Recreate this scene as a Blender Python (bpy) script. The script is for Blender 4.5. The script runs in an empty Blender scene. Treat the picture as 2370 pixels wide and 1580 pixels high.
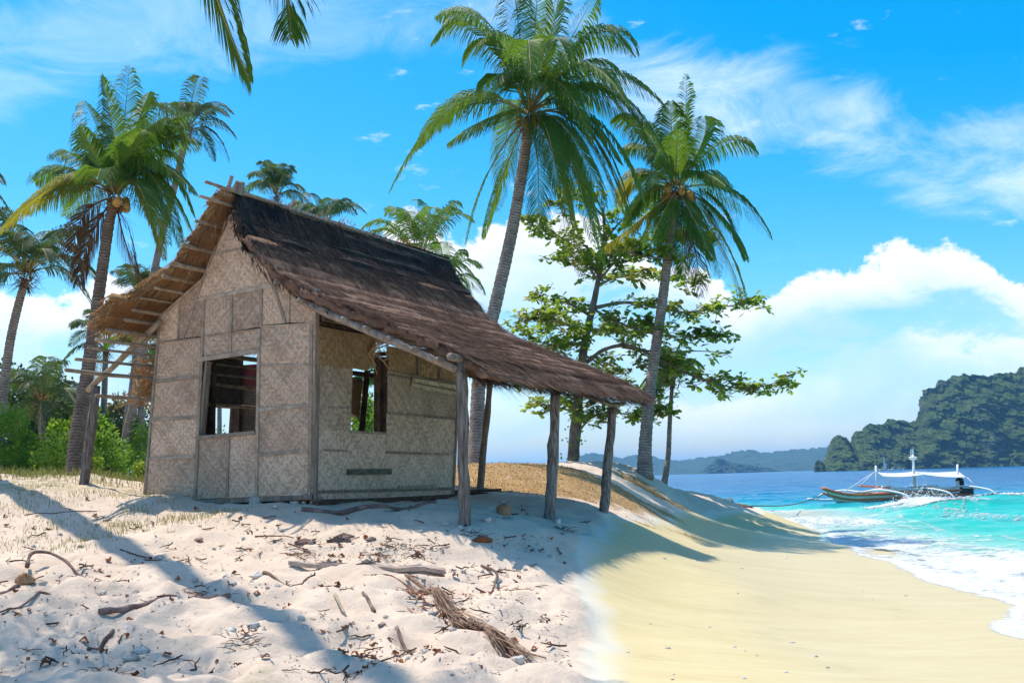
import bpy, math, random
import numpy as np
from mathutils import Vector

# ------------------------------------------------------------------ camera, sky, sun, exposure
SC = bpy.context.scene
COL = SC.collection
F = 2500.0                      # focal length in photo pixels (photo 2370 x 1580)
CX, CY = 1185.0, 790.0
EYE = Vector((0.0, 0.0, 1.8))
PITCH, ROLL = math.radians(7.23), math.radians(1.66)
FWD = Vector((0, math.cos(PITCH), math.sin(PITCH)))
UP0 = Vector((0, -math.sin(PITCH), math.cos(PITCH)))
RT0 = Vector((1, 0, 0))
RT = RT0 * math.cos(ROLL) - UP0 * math.sin(ROLL)
UP = RT0 * math.sin(ROLL) + UP0 * math.cos(ROLL)
cam_data = bpy.data.cameras.new('camera')
cam_data.sensor_width = 36.0
cam_data.lens = 36.0 * F / 2370.0
cam_data.clip_start = 0.1
cam_data.clip_end = 40000.0
cam = bpy.data.objects.new('camera', cam_data)
COL.objects.link(cam)
from mathutils import Matrix
m3 = Matrix((RT, UP, -FWD)).transposed()
cam.matrix_world = Matrix.Translation(EYE) @ m3.to_4x4()
SC.camera = cam

SUN_AZ, SUN_EL = math.radians(-50.0), math.radians(69.0)     # left of the view direction, behind the hut
SUN_DIR = Vector((math.sin(SUN_AZ) * math.cos(SUN_EL), math.cos(SUN_AZ) * math.cos(SUN_EL), math.sin(SUN_EL)))
sd = bpy.data.lights.new('sun', 'SUN')
sd.energy = 3.3
sd.angle = math.radians(0.55)
sd.color = (1.0, 0.91, 0.79)
sun = bpy.data.objects.new('sun', sd)
sun.rotation_euler = SUN_DIR.to_track_quat('Z', 'Y').to_euler()
sun.location = (-60, 70, 90)
COL.objects.link(sun)
SC.view_settings.view_transform = 'Standard'
SC.view_settings.look = 'None'
SC.view_settings.gamma = 1.0
SC.view_settings.exposure = 0.64
SC.cycles.use_denoising = True
SC.cycles.max_bounces = 10
SC.cycles.transparent_max_bounces = 16
SC.cycles.volume_bounces = 1

def ray(px, py):
    return (RT * ((px - CX) / F) + UP * ((CY - py) / F) + FWD)
def at_y(px, py, y):
    d = ray(px, py)
    return EYE + d * (y / d.y)
def at_z(px, py, z):
    d = ray(px, py)
    return EYE + d * ((z - EYE.z) / d.z)
def on_plane(px, py, p0, n):
    d = ray(px, py)
    return EYE + d * ((p0 - EYE).dot(n) / d.dot(n))
def proj(p):
    v = p - EYE
    z = v.dot(FWD)
    return CX + F * v.dot(RT) / z, CY - F * v.dot(UP) / z

# ---- node helpers
class NT:
    def __init__(self, tree):
        self.t = tree; self.n = tree.nodes; self.l = tree.links
    def node(self, typ, **kw):
        nd = self.n.new(typ)
        for k, v in kw.items():
            setattr(nd, k, v)
        return nd
    def put(self, sock, v):
        if hasattr(v, 'node'):
            self.l.new(v, sock)
        elif v is not None:
            sock.default_value = v
    def math(self, op, a, b=None, c=None, clamp=False):
        nd = self.n.new('ShaderNodeMath'); nd.operation = op; nd.use_clamp = clamp
        for i, v in enumerate((a, b, c)):
            if v is not None:
                self.put(nd.inputs[i], v)
        return nd.outputs[0]
    def smooth(self, v, lo, hi, tlo=0.0, thi=1.0):
        nd = self.n.new('ShaderNodeMapRange'); nd.interpolation_type = 'SMOOTHSTEP'
        for i, x in enumerate((v, lo, hi, tlo, thi)):
            self.put(nd.inputs[i], x)
        return nd.outputs[0]
    def noise(self, vec, scale, detail=4.0, rough=0.55, dist=0.0, dims='3D'):
        nd = self.n.new('ShaderNodeTexNoise'); nd.noise_dimensions = dims
        if vec is not None:
            self.l.new(vec, nd.inputs['Vector'])
        nd.inputs['Scale'].default_value = scale
        nd.inputs['Detail'].default_value = detail
        nd.inputs['Roughness'].default_value = rough
        nd.inputs['Distortion'].default_value = dist
        return nd.outputs[0]
    def ramp(self, fac, stops, interp='LINEAR'):
        nd = self.n.new('ShaderNodeValToRGB'); cr = nd.color_ramp; cr.interpolation = interp
        while len(cr.elements) > 1:
            cr.elements.remove(cr.elements[-1])
        for i, (p, c) in enumerate(stops):
            e = cr.elements[0] if i == 0 else cr.elements.new(p)
            e.position = p
            e.color = c if len(c) == 4 else (*c, 1.0)
        self.put(nd.inputs[0], fac)
        return nd.outputs[0]
    def mix(self, fac, a, b, typ='MIX'):
        nd = self.n.new('ShaderNodeMix'); nd.data_type = 'RGBA'; nd.blend_type = typ
        self.put(nd.inputs[0], fac)
        for s, v in ((nd.inputs[6], a), (nd.inputs[7], b)):
            if isinstance(v, tuple) and len(v) == 3:
                v = (*v, 1.0)
            self.put(s, v)
        return nd.outputs[2]
    def comb(self, x, y, z=0.0):
        nd = self.n.new('ShaderNodeCombineXYZ')
        for i, v in enumerate((x, y, z)):
            self.put(nd.inputs[i], v)
        return nd.outputs[0]

# ---- the sky: Nishita with procedural clouds laid out by direction
world = bpy.data.worlds.new('World')
SC.world = world
world.use_nodes = True
wt = NT(world.node_tree)
wt.n.clear()
sky = wt.node('ShaderNodeTexSky', sky_type='NISHITA', sun_disc=False)
sky.sun_elevation = SUN_EL
sky.sun_rotation = SUN_AZ
sky.altitude = 0.0
sky.air_density = 1.0
sky.dust_density = 1.2
sky.ozone_density = 3.0
hsv = wt.node('ShaderNodeHueSaturation')
hsv.inputs['Saturation'].default_value = SKY_SAT = 1.62
hsv.inputs['Hue'].default_value = 0.488
hsv.inputs['Value'].default_value = 1.0
wt.l.new(sky.outputs[0], hsv.inputs['Color'])
tc = wt.node('ShaderNodeTexCoord')
sep = wt.node('ShaderNodeSeparateXYZ')
wt.l.new(tc.outputs['Generated'], sep.inputs[0])
AZ = wt.math('ARCTAN2', sep.outputs[0], sep.outputs[1])
EL = wt.math('ARCSINE', sep.outputs[2])
def azel(px, py):
    d = ray(px, py).normalized()
    return math.atan2(d.x, d.y), math.asin(d.z)
U01 = wt.math('MULTIPLY_ADD', AZ, 1.0 / 1.2, 0.5, clamp=True)
def curve_u(pts):
    st = []
    for px, py in pts:
        a, e = azel(px, py)
        g = max(e, 0) / 0.5
        st.append((min(max(a / 1.2 + 0.5, 0), 1), (g, g, g)))
    c = wt.ramp(U01, st, 'B_SPLINE' if False else 'EASE')
    return wt.math('MULTIPLY', c, 0.5)
V1 = wt.comb(AZ, wt.math('MULTIPLY', EL, 1.35), 3.1)
V2 = wt.comb(AZ, wt.math('MULTIPLY', EL, 2.6), 7.7)
V3 = wt.comb(wt.math('MULTIPLY_ADD', EL, -0.9, wt.math('MULTIPLY', AZ, 1.0)), wt.math('MULTIPLY_ADD', AZ, 0.35, wt.math('MULTIPLY', EL, 2.2)), 1.3)
nA = wt.noise(V1, 13.0, 14.0, 0.62, 0.25)
nB = wt.noise(V2, 8.0, 12.0, 0.62, 0.4)
nC = wt.noise(V3, 6.5, 14.0, 0.68, 0.6)
nD = wt.noise(V1, 5.0, 6.0, 0.5)
# tall cumulus bank
top = curve_u([(-600, 760), (0, 690), (300, 640), (700, 650), (950, 520), (1100, 545), (1300, 500), (1560, 600), (1720, 690), (1780, 655), (1900, 628), (2020, 595), (2120, 572), (2220, 560), (2290, 580), (2350, 625), (2430, 690), (2700, 640), (3100, 730)])
edge = wt.math('SUBTRACT', wt.math('ADD', top, wt.math('MULTIPLY', wt.math('SUBTRACT', nA, 0.5), 0.115)), EL)
m1 = wt.smooth(edge, -0.002, 0.007)
rim = wt.smooth(edge, 0.0, 0.075, 1.0, 0.0)
# second row lower down
top2 = curve_u([(-600, 960), (0, 900), (400, 900), (1100, 900), (1220, 880), (1350, 930), (1700, 930), (2010, 790), (2060, 765), (2200, 765), (2330, 770), (2700, 800)])
edge2 = wt.math('SUBTRACT', wt.math('ADD', top2, wt.math('MULTIPLY', wt.math('SUBTRACT', nA, 0.5), 0.09)), EL)
m2 = wt.smooth(edge2, -0.002, 0.012)
rim2 = wt.smooth(edge2, 0.0, 0.05, 1.0, 0.0)
# blue gaps inside the bank, growing towards its foot
gap = wt.math('MULTIPLY', wt.smooth(nB, 0.47, 0.60), wt.smooth(rim, 0.75, 0.2))
low = wt.smooth(EL, 0.10, 0.015, 0.0, 0.55)
den1 = wt.math('MULTIPLY', m1, wt.math('SUBTRACT', 1.0, wt.math('MAXIMUM', wt.math('MULTIPLY', gap, 0.75), wt.math('MULTIPLY', low, wt.smooth(nB, 0.35, 0.55))), clamp=True))
den1 = wt.math('MULTIPLY', den1, wt.math('MULTIPLY_ADD', rim, 0.30, 0.62))
den2 = wt.math('MULTIPLY', wt.math('MULTIPLY', m2, rim2), wt.smooth(nD, 0.38, 0.6, 0.15, 0.8))
# high wispy band
cen = curve_u([(-600, 150), (500, 60), (900, 20), (1300, 60), (1500, 200), (1750, 240), (1950, 290), (2200, 370), (2370, 360), (2800, 450)])
dev = wt.math('ABSOLUTE', wt.math('SUBTRACT', EL, cen))
band = wt.smooth(dev, 0.015, 0.088, 1.0, 0.0)
side = wt.smooth(AZ, -0.05, 0.12, 0.50, 1.0)
wisp = wt.math('MULTIPLY', wt.smooth(wt.math('ADD', nC, wt.math('MULTIPLY', band, 0.42)), 0.68, 1.10), wt.math('MULTIPLY', side, 0.66))
fl = wt.math('MULTIPLY', wt.smooth(wt.noise(V2, 22.0, 8.0, 0.6), 0.60, 0.74), wt.smooth(nD, 0.45, 0.6, 0.0, 0.45))
CLOUD_W, CLOUD_B = (5.5, 5.6, 5.85), (2.9, 4.3, 5.7)
ccol = wt.mix(wt.smooth(wt.math('ADD', wt.math('ADD', wt.math('MULTIPLY', nD, 0.55), wt.math('MULTIPLY', nA, 0.45)), wt.math('MULTIPLY', rim, 0.25)), 0.47, 0.70), CLOUD_B, CLOUD_W)
c = wt.mix(wisp, hsv.outputs[0], (4.8, 5.5, 6.4))
c = wt.mix(fl, c, (4.8, 5.5, 6.4))
c = wt.mix(den1, c, ccol)
c = wt.mix(den2, c, (5.6, 5.6, 5.8))
bg = wt.node('ShaderNodeBackground')
bg.inputs['Strength'].default_value = 0.14
wt.l.new(c, bg.inputs['Color'])
wo = wt.node('ShaderNodeOutputWorld')
wt.l.new(bg.outputs[0], wo.inputs['Surface'])

# ------------------------------------------------------------------ materials
def new_mat(name):
    m = bpy.data.materials.new(name)
    m.use_nodes = True
    t = NT(m.node_tree)
    t.n.clear()
    out = t.node('ShaderNodeOutputMaterial')
    return m, t, out
def principled(t, color, rough=0.8, spec=0.3, normal=None):
    b = t.node('ShaderNodeBsdfPrincipled')
    if isinstance(color, tuple):
        color = (*color[:3], 1.0)
    t.put(b.inputs['Base Color'], color)
    t.put(b.inputs['Roughness'], rough)
    b.inputs['Specular IOR Level'].default_value = spec
    if normal is not None:
        t.l.new(normal, b.inputs['Normal'])
    return b
def bump(t, h, strength=0.5, dist=0.02):
    b = t.node('ShaderNodeBump')
    b.inputs['Strength'].default_value = strength
    b.inputs['Distance'].default_value = dist
    t.l.new(h, b.inputs['Height'])
    return b.outputs[0]
def plain_mat(name, c1, c2, scale=3.0, rough=0.8, spec=0.25, bstr=0.4, bdist=0.01, stretch=(1, 1, 1), rnd=0.25, detail=6.0, transl=0.0, tcol=None):
    """two-tone noise surface; every object with it gets its own slight tint"""
    m, t, out = new_mat(name)
    tc = t.node('ShaderNodeTexCoord')
    mp = t.node('ShaderNodeMapping'); mp.inputs['Scale'].default_value = stretch
    t.l.new(tc.outputs['Object'], mp.inputs[0])
    n = t.noise(mp.outputs[0], scale, detail, 0.62)
    n2 = t.noise(mp.outputs[0], scale * 7.3, 4.0, 0.6)
    col = t.mix(t.smooth(n, 0.3, 0.7), c1, c2)
    oi = t.node('ShaderNodeObjectInfo')
    val = t.math('MULTIPLY_ADD', oi.outputs['Random'], rnd * 2, 1.0 - rnd)
    val = t.math('MULTIPLY', val, t.smooth(n2, 0.2, 0.8, 0.78, 1.2))
    col = t.mix(1.0, col, t.comb(val, val, val), 'MULTIPLY')
    b = principled(t, col, rough, spec, bump(t, t.math('ADD', n, t.math('MULTIPLY', n2, 0.5)), bstr, bdist) if bstr else None)
    if transl:
        tr = t.node('ShaderNodeBsdfTranslucent')
        t.put(tr.inputs['Color'], t.mix(1.0, (*tcol, 1.0) if tcol else col, t.comb(val, val, val), 'MULTIPLY') if tcol else col)
        mx = t.node('ShaderNodeMixShader'); mx.inputs[0].default_value = transl
        t.l.new(b.outputs[0], mx.inputs[1]); t.l.new(tr.outputs[0], mx.inputs[2])
        t.l.new(mx.outputs[0], out.inputs[0])
    else:
        t.l.new(b.outputs[0], out.inputs[0])
    return m
M = {}
M['wood'] = plain_mat('weathered_wood', (0.20, 0.155, 0.12), (0.36, 0.30, 0.245), 5.0, 0.85, 0.15, 0.6, 0.02, (3, 3, 0.5), 0.22)
M['post'] = plain_mat('grey_log', (0.11, 0.09, 0.08), (0.42, 0.375, 0.34), 7.0, 0.9, 0.1, 1.0, 0.05, (4, 4, 0.4), 0.12, 9.0)
M['pole'] = plain_mat('bamboo_pole', (0.20, 0.14, 0.09), (0.38, 0.29, 0.20), 6.0, 0.75, 0.2, 0.4, 0.01, (1, 1, 1), 0.25)
M['batten'] = plain_mat('pale_batten', (0.27, 0.21, 0.155), (0.45, 0.37, 0.29), 6.0, 0.85, 0.15, 0.4, 0.01, (1, 1, 1), 0.25)
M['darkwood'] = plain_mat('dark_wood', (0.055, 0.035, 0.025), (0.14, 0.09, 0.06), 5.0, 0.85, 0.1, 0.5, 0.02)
M['greyboard'] = plain_mat('grey_green_board', (0.06, 0.062, 0.05), (0.13, 0.13, 0.10), 6.0, 0.9, 0.1, 0.5, 0.01, (1, 1, 4))
M['peel'] = plain_mat('peeling_board', (0.62, 0.55, 0.42), (0.40, 0.28, 0.17), 9.0, 0.8, 0.2, 0.5, 0.01)
M['redsheet'] = plain_mat('faded_red_sheet', (0.09, 0.012, 0.01), (0.14, 0.025, 0.014), 4.0, 0.8)
M['thatch'] = plain_mat('brown_thatch', (0.11, 0.066, 0.050), (0.28, 0.175, 0.125), 2.2, 0.95, 0.05, 0.9, 0.04, (1, 1, 1), 0.05, 8.0)
M['thatch_dark'] = plain_mat('weathered_dark_thatch', (0.026, 0.023, 0.024), (0.075, 0.060, 0.054), 2.0, 0.95, 0.05, 0.9, 0.04, (1, 1, 1), 0.05, 8.0)
M['straw'] = plain_mat('straw_thatch', (0.22, 0.13, 0.065), (0.40, 0.26, 0.13), 3.0, 0.9, 0.05, 0.8, 0.03, (1, 1, 1), 0.1, 8.0, 0.28, (0.62, 0.33, 0.12))
M['strawlight'] = plain_mat('loose_pale_straw', (0.40, 0.30, 0.20), (0.66, 0.54, 0.40), 30.0, 0.9, 0.1, 0.0)
M['stone'] = plain_mat('coral_stone', (0.42, 0.38, 0.34), (0.66, 0.62, 0.57), 6.0, 0.95, 0.1, 0.8, 0.02, (1, 1, 1), 0.2)
M['redstone'] = plain_mat('reddish_stone', (0.30, 0.20, 0.16), (0.45, 0.33, 0.27), 6.0, 0.95, 0.1, 0.8, 0.02)
M['concrete'] = plain_mat('grey_block', (0.38, 0.37, 0.35), (0.52, 0.50, 0.48), 8.0, 0.95, 0.1, 0.5, 0.01)
M['drift'] = plain_mat('driftwood', (0.12, 0.075, 0.065), (0.30, 0.21, 0.18), 9.0, 0.9, 0.1, 0.9, 0.02, (1, 1, 1), 0.2)
M['driftpale'] = plain_mat('pale_plank', (0.36, 0.27, 0.22), (0.52, 0.42, 0.35), 5.0, 0.9, 0.1, 0.6, 0.01)
M['husk'] = plain_mat('coconut_husk', (0.20, 0.11, 0.06), (0.40, 0.26, 0.16), 9.0, 0.95, 0.05, 0.8, 0.01)
M['twig'] = plain_mat('twig', (0.06, 0.04, 0.035), (0.19, 0.12, 0.09), 9.0, 0.9, 0.05, 0.3, 0.005, (1, 1, 1), 0.4)
M['deadleaf'] = plain_mat('dead_leaf', (0.20, 0.065, 0.028), (0.34, 0.14, 0.07), 9.0, 0.8, 0.2, 0.3, 0.004, (1, 1, 1), 0.45, 4.0, 0.2)
M['dryfrond'] = plain_mat('dry_frond', (0.13, 0.075, 0.05), (0.30, 0.19, 0.13), 9.0, 0.85, 0.2, 0.3, 0.005, (1, 1, 1), 0.2)
M['nut'] = plain_mat('coconut', (0.30, 0.18, 0.04), (0.50, 0.30, 0.07), 6.0, 0.55, 0.4, 0.2, 0.01)
M['fibre'] = plain_mat('palm_fibre', (0.10, 0.05, 0.025), (0.24, 0.13, 0.06), 9.0, 0.95, 0.05, 0.9, 0.02)
M['bark'] = plain_mat('tree_bark', (0.075, 0.06, 0.05), (0.20, 0.17, 0.145), 4.0, 0.95, 0.1, 0.9, 0.03, (1, 1, 0.5))
M['limb'] = plain_mat('tree_limb', (0.16, 0.13, 0.11), (0.34, 0.29, 0.25), 4.0, 0.95, 0.1, 0.6, 0.02)
M['white'] = plain_mat('white_paint', (0.72, 0.72, 0.71), (0.80, 0.80, 0.79), 2.0, 0.5, 0.4, 0.1, 0.01, rnd=0.05)
M['canvas'] = plain_mat('white_canvas', (0.76, 0.76, 0.76), (0.82, 0.82, 0.82), 1.0, 0.8, 0.2, 0.2, 0.03, rnd=0.03, transl=0.3)
M['hullpaint'] = plain_mat('cream_hull', (0.80, 0.68, 0.48), (0.85, 0.76, 0.58), 1.2, 0.5, 0.4, 0.1, 0.01, rnd=0.05)
M['orange'] = plain_mat('orange_red_paint', (0.62, 0.13, 0.04), (0.72, 0.22, 0.08), 2.0, 0.5, 0.4, 0.1, 0.01, rnd=0.08)
M['greenpaint'] = plain_mat('green_paint', (0.01, 0.11, 0.06), (0.02, 0.17, 0.09), 2.0, 0.5, 0.4, 0.1, 0.01)
M['black'] = plain_mat('black_rubber', (0.012, 0.012, 0.014), (0.03, 0.03, 0.032), 3.0, 0.6, 0.3, 0.2, 0.01)
M['rope'] = plain_mat('rope', (0.10, 0.11, 0.10), (0.17, 0.17, 0.15), 20.0, 0.9)

def leaf_mat(name, c1, c2, tcol, transl=0.4, rough=0.55, spec=0.28, rnd=0.3, scale=1.3):
    m, t, out = new_mat(name)
    geo = t.node('ShaderNodeNewGeometry')
    tc = t.node('ShaderNodeTexCoord')
    oi = t.node('ShaderNodeObjectInfo')
    isl = geo.outputs['Random Per Island']
    n = t.noise(tc.outputs['Object'], scale, 3.0)
    f = t.math('ADD', t.math('MULTIPLY', isl, 0.55), t.math('MULTIPLY', n, 0.6))
    f = t.math('ADD', f, t.math('MULTIPLY', t.math('SUBTRACT', oi.outputs['Random'], 0.5), rnd))
    f = t.smooth(f, 0.2, 0.95)
    col = t.mix(f, c1, c2)
    tcl = t.mix(f, tuple(x * 0.65 for x in tcol), tcol)
    b = principled(t, col, rough, spec)
    tr = t.node('ShaderNodeBsdfTranslucent'); t.l.new(tcl, tr.inputs[0])
    mx = t.node('ShaderNodeMixShader'); mx.inputs[0].default_value = transl
    t.l.new(b.outputs[0], mx.inputs[1]); t.l.new(tr.outputs[0], mx.inputs[2])
    t.l.new(mx.outputs[0], out.inputs[0])
    return m
M['frond'] = leaf_mat('green_frond', (0.020, 0.080, 0.016), (0.095, 0.19, 0.028), (0.30, 0.50, 0.04), 0.36)
M['frond_y'] = leaf_mat('yellowing_frond', (0.10, 0.13, 0.015), (0.26, 0.22, 0.03), (0.62, 0.56, 0.05), 0.42)
M['frond_far'] = leaf_mat('greyish_frond', (0.022, 0.058, 0.030), (0.075, 0.12, 0.060), (0.22, 0.34, 0.08), 0.30)
M['frond_dead'] = leaf_mat('dead_frond', (0.085, 0.045, 0.025), (0.20, 0.12, 0.065), (0.38, 0.20, 0.08), 0.25, 0.8, 0.15)
M['rachis'] = plain_mat('frond_stalk', (0.20, 0.20, 0.06), (0.36, 0.30, 0.10), 4.0, 0.6, 0.3, 0.0)
M['almond'] = leaf_mat('almond_leaf', (0.05, 0.12, 0.02), (0.17, 0.28, 0.045), (0.50, 0.66, 0.06), 0.5, 0.5, 0.3)
M['almond_o'] = leaf_mat('almond_leaf_olive', (0.07, 0.085, 0.02), (0.17, 0.17, 0.04), (0.50, 0.45, 0.07), 0.4, 0.45, 0.4)
M['shrub'] = leaf_mat('shrub_leaf', (0.030, 0.095, 0.010), (0.11, 0.22, 0.020), (0.34, 0.58, 0.04), 0.42)
M['shrub_y'] = leaf_mat('bright_shrub_leaf', (0.09, 0.17, 0.012), (0.22, 0.31, 0.03), (0.60, 0.70, 0.06), 0.45)
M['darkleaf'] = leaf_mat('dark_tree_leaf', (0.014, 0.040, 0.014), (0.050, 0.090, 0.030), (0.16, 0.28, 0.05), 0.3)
M['olive'] = leaf_mat('olive_tree_leaf', (0.07, 0.075, 0.03), (0.17, 0.16, 0.08), (0.34, 0.34, 0.10), 0.3)
M['grass'] = leaf_mat('beach_grass', (0.10, 0.13, 0.04), (0.30, 0.27, 0.12), (0.46, 0.46, 0.12), 0.35, 0.6, 0.2)
M['drygrass'] = leaf_mat('dry_grass', (0.22, 0.13, 0.05), (0.42, 0.27, 0.11), (0.60, 0.36, 0.12), 0.3, 0.7, 0.1)

def trunk_mat(name, c1, c2):
    m, t, out = new_mat(name)
    tc = t.node('ShaderNodeTexCoord')
    uv = t.node('ShaderNodeUVMap')
    sp = t.node('ShaderNodeSeparateXYZ'); t.l.new(uv.outputs[0], sp.inputs[0])
    n = t.noise(tc.outputs['Object'], 4.0, 7.0, 0.65)
    n2 = t.noise(tc.outputs['Object'], 17.0, 5.0, 0.6)
    ph = t.math('ADD', t.math('MULTIPLY', sp.outputs[1], 13.0), t.math('MULTIPLY', n, 2.2))
    fr = t.math('FRACT', ph)
    ring = t.smooth(fr, 0.0, 0.30)
    col = t.mix(t.smooth(n, 0.32, 0.68), c1, c2)
    col = t.mix(t.math('MULTIPLY', ring, 0.75), tuple(x * 0.45 for x in c1), col)
    col = t.mix(t.smooth(n2, 0.56, 0.72, 0.0, 0.6), col, tuple(x * 0.35 for x in c1))
    b = principled(t, col, 0.9, 0.15, bump(t, t.math('ADD', t.math('MULTIPLY', ring, 0.7), n2), 0.9, 0.03))
    t.l.new(b.outputs[0], out.inputs[0])
    return m
M['trunk'] = trunk_mat('palm_trunk', (0.27, 0.20, 0.165), (0.50, 0.40, 0.33))
M['trunk_brown'] = trunk_mat('brown_palm_trunk', (0.20, 0.125, 0.09), (0.37, 0.25, 0.185))

def weave_mat(name, pale, dark, strip=0.024, contrast=1.0):
    """twill-woven bamboo: two families of diagonal strips passing over two, under two"""
    m, t, out = new_mat(name)
    uv = t.node('ShaderNodeUVMap')
    oi = t.node('ShaderNodeObjectInfo')
    sp = t.node('ShaderNodeSeparateXYZ'); t.l.new(uv.outputs[0], sp.inputs[0])
    wob = t.noise(uv.outputs[0], 3.0, 2.0)
    x = t.math('ADD', sp.outputs[0], t.math('MULTIPLY', wob, 0.06)); y = t.math('ADD', sp.outputs[1], t.math('MULTIPLY', wob, 0.05))
    k = 1.0 / (strip * 1.414)
    a = t.math('MULTIPLY', t.math('ADD', x, y), k); b_ = t.math('MULTIPLY', t.math('SUBTRACT', x, y), k)
    ia, ib = t.math('FLOOR', a), t.math('FLOOR', b_)
    fa, fb = t.math('SUBTRACT', a, ia), t.math('SUBTRACT', b_, ib)
    tw = t.math('FLOORED_MODULO', t.math('SUBTRACT', ia, ib), 4.0)
    over = t.math('LESS_THAN', tw, 1.5)
    def strip_noise(i, seed):
        w = t.node('ShaderNodeTexWhiteNoise', noise_dimensions='2D')
        t.l.new(t.comb(i, seed), w.inputs['Vector'])
        return w.outputs['Value']
    va, vb = strip_noise(ia, 3.3), strip_noise(ib, 9.1)
    def sel(p, q):
        return t.math('ADD', t.math('MULTIPLY', over, p), t.math('MULTIPLY', t.math('SUBTRACT', 1.0, over), q))
    v = sel(va, vb)
    f = sel(fa, fb)                                    # across the strip on top
    g = sel(fb, fa)
    prof = t.math('MULTIPLY', t.math('MULTIPLY', f, t.math('SUBTRACT', 1.0, f)), 4.0)
    gapm = t.smooth(prof, 0.0, 0.34)
    big = t.noise(uv.outputs[0], 2.6, 5.0, 0.6)
    med = t.noise(uv.outputs[0], 9.0, 5.0, 0.65)
    shade = t.math('ADD', t.math('MULTIPLY', v, 0.5), t.math('MULTIPLY', med, 0.65))
    shade = t.math('ADD', shade, t.math('MULTIPLY', big, 0.35))
    col = t.mix(t.smooth(shade, 0.40, 1.05), dark, pale)
    col = t.mix(t.smooth(t.noise(uv.outputs[0], 1.4, 6.0, 0.65), 0.52, 0.72, 0.0, 0.55), col, tuple(z * 0.55 for z in dark))
    col = t.mix(t.smooth(t.math('ADD', med, t.math('MULTIPLY', v, 0.25)), 0.66, 0.84, 0.0, 0.55), col, tuple(z * 0.35 for z in dark))
    col = t.mix(gapm, tuple(z * 0.30 for z in dark), col)
    val = t.math('MULTIPLY_ADD', oi.outputs['Random'], 0.46, 0.72)
    col = t.mix(1.0, col, t.comb(val, val, val), 'MULTIPLY')
    b = principled(t, col, 0.75, 0.2, bump(t, t.math('ADD', prof, t.math('MULTIPLY', over, 0.35)), 0.7, 0.006))
    t.l.new(b.outputs[0], out.inputs[0])
    return m
M['weave'] = weave_mat('woven_bamboo', (0.86, 0.635, 0.455), (0.46, 0.305, 0.21))
M['weave_side'] = weave_mat('woven_bamboo_grey', (0.78, 0.615, 0.48), (0.40, 0.295, 0.225))
M['weave_warm'] = weave_mat('woven_bamboo_fresh', (0.60, 0.42, 0.24), (0.32, 0.19, 0.085), 0.034)
M['weave_shaded'] = weave_mat('woven_bamboo_shaded', (0.16, 0.11, 0.07), (0.06, 0.04, 0.025))  # inner mats: the dimness inside the hut is put into their colour
M['strip'] = plain_mat('split_bamboo', (0.42, 0.28, 0.14), (0.60, 0.43, 0.24), 8.0, 0.7, 0.2, 0.1)

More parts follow.
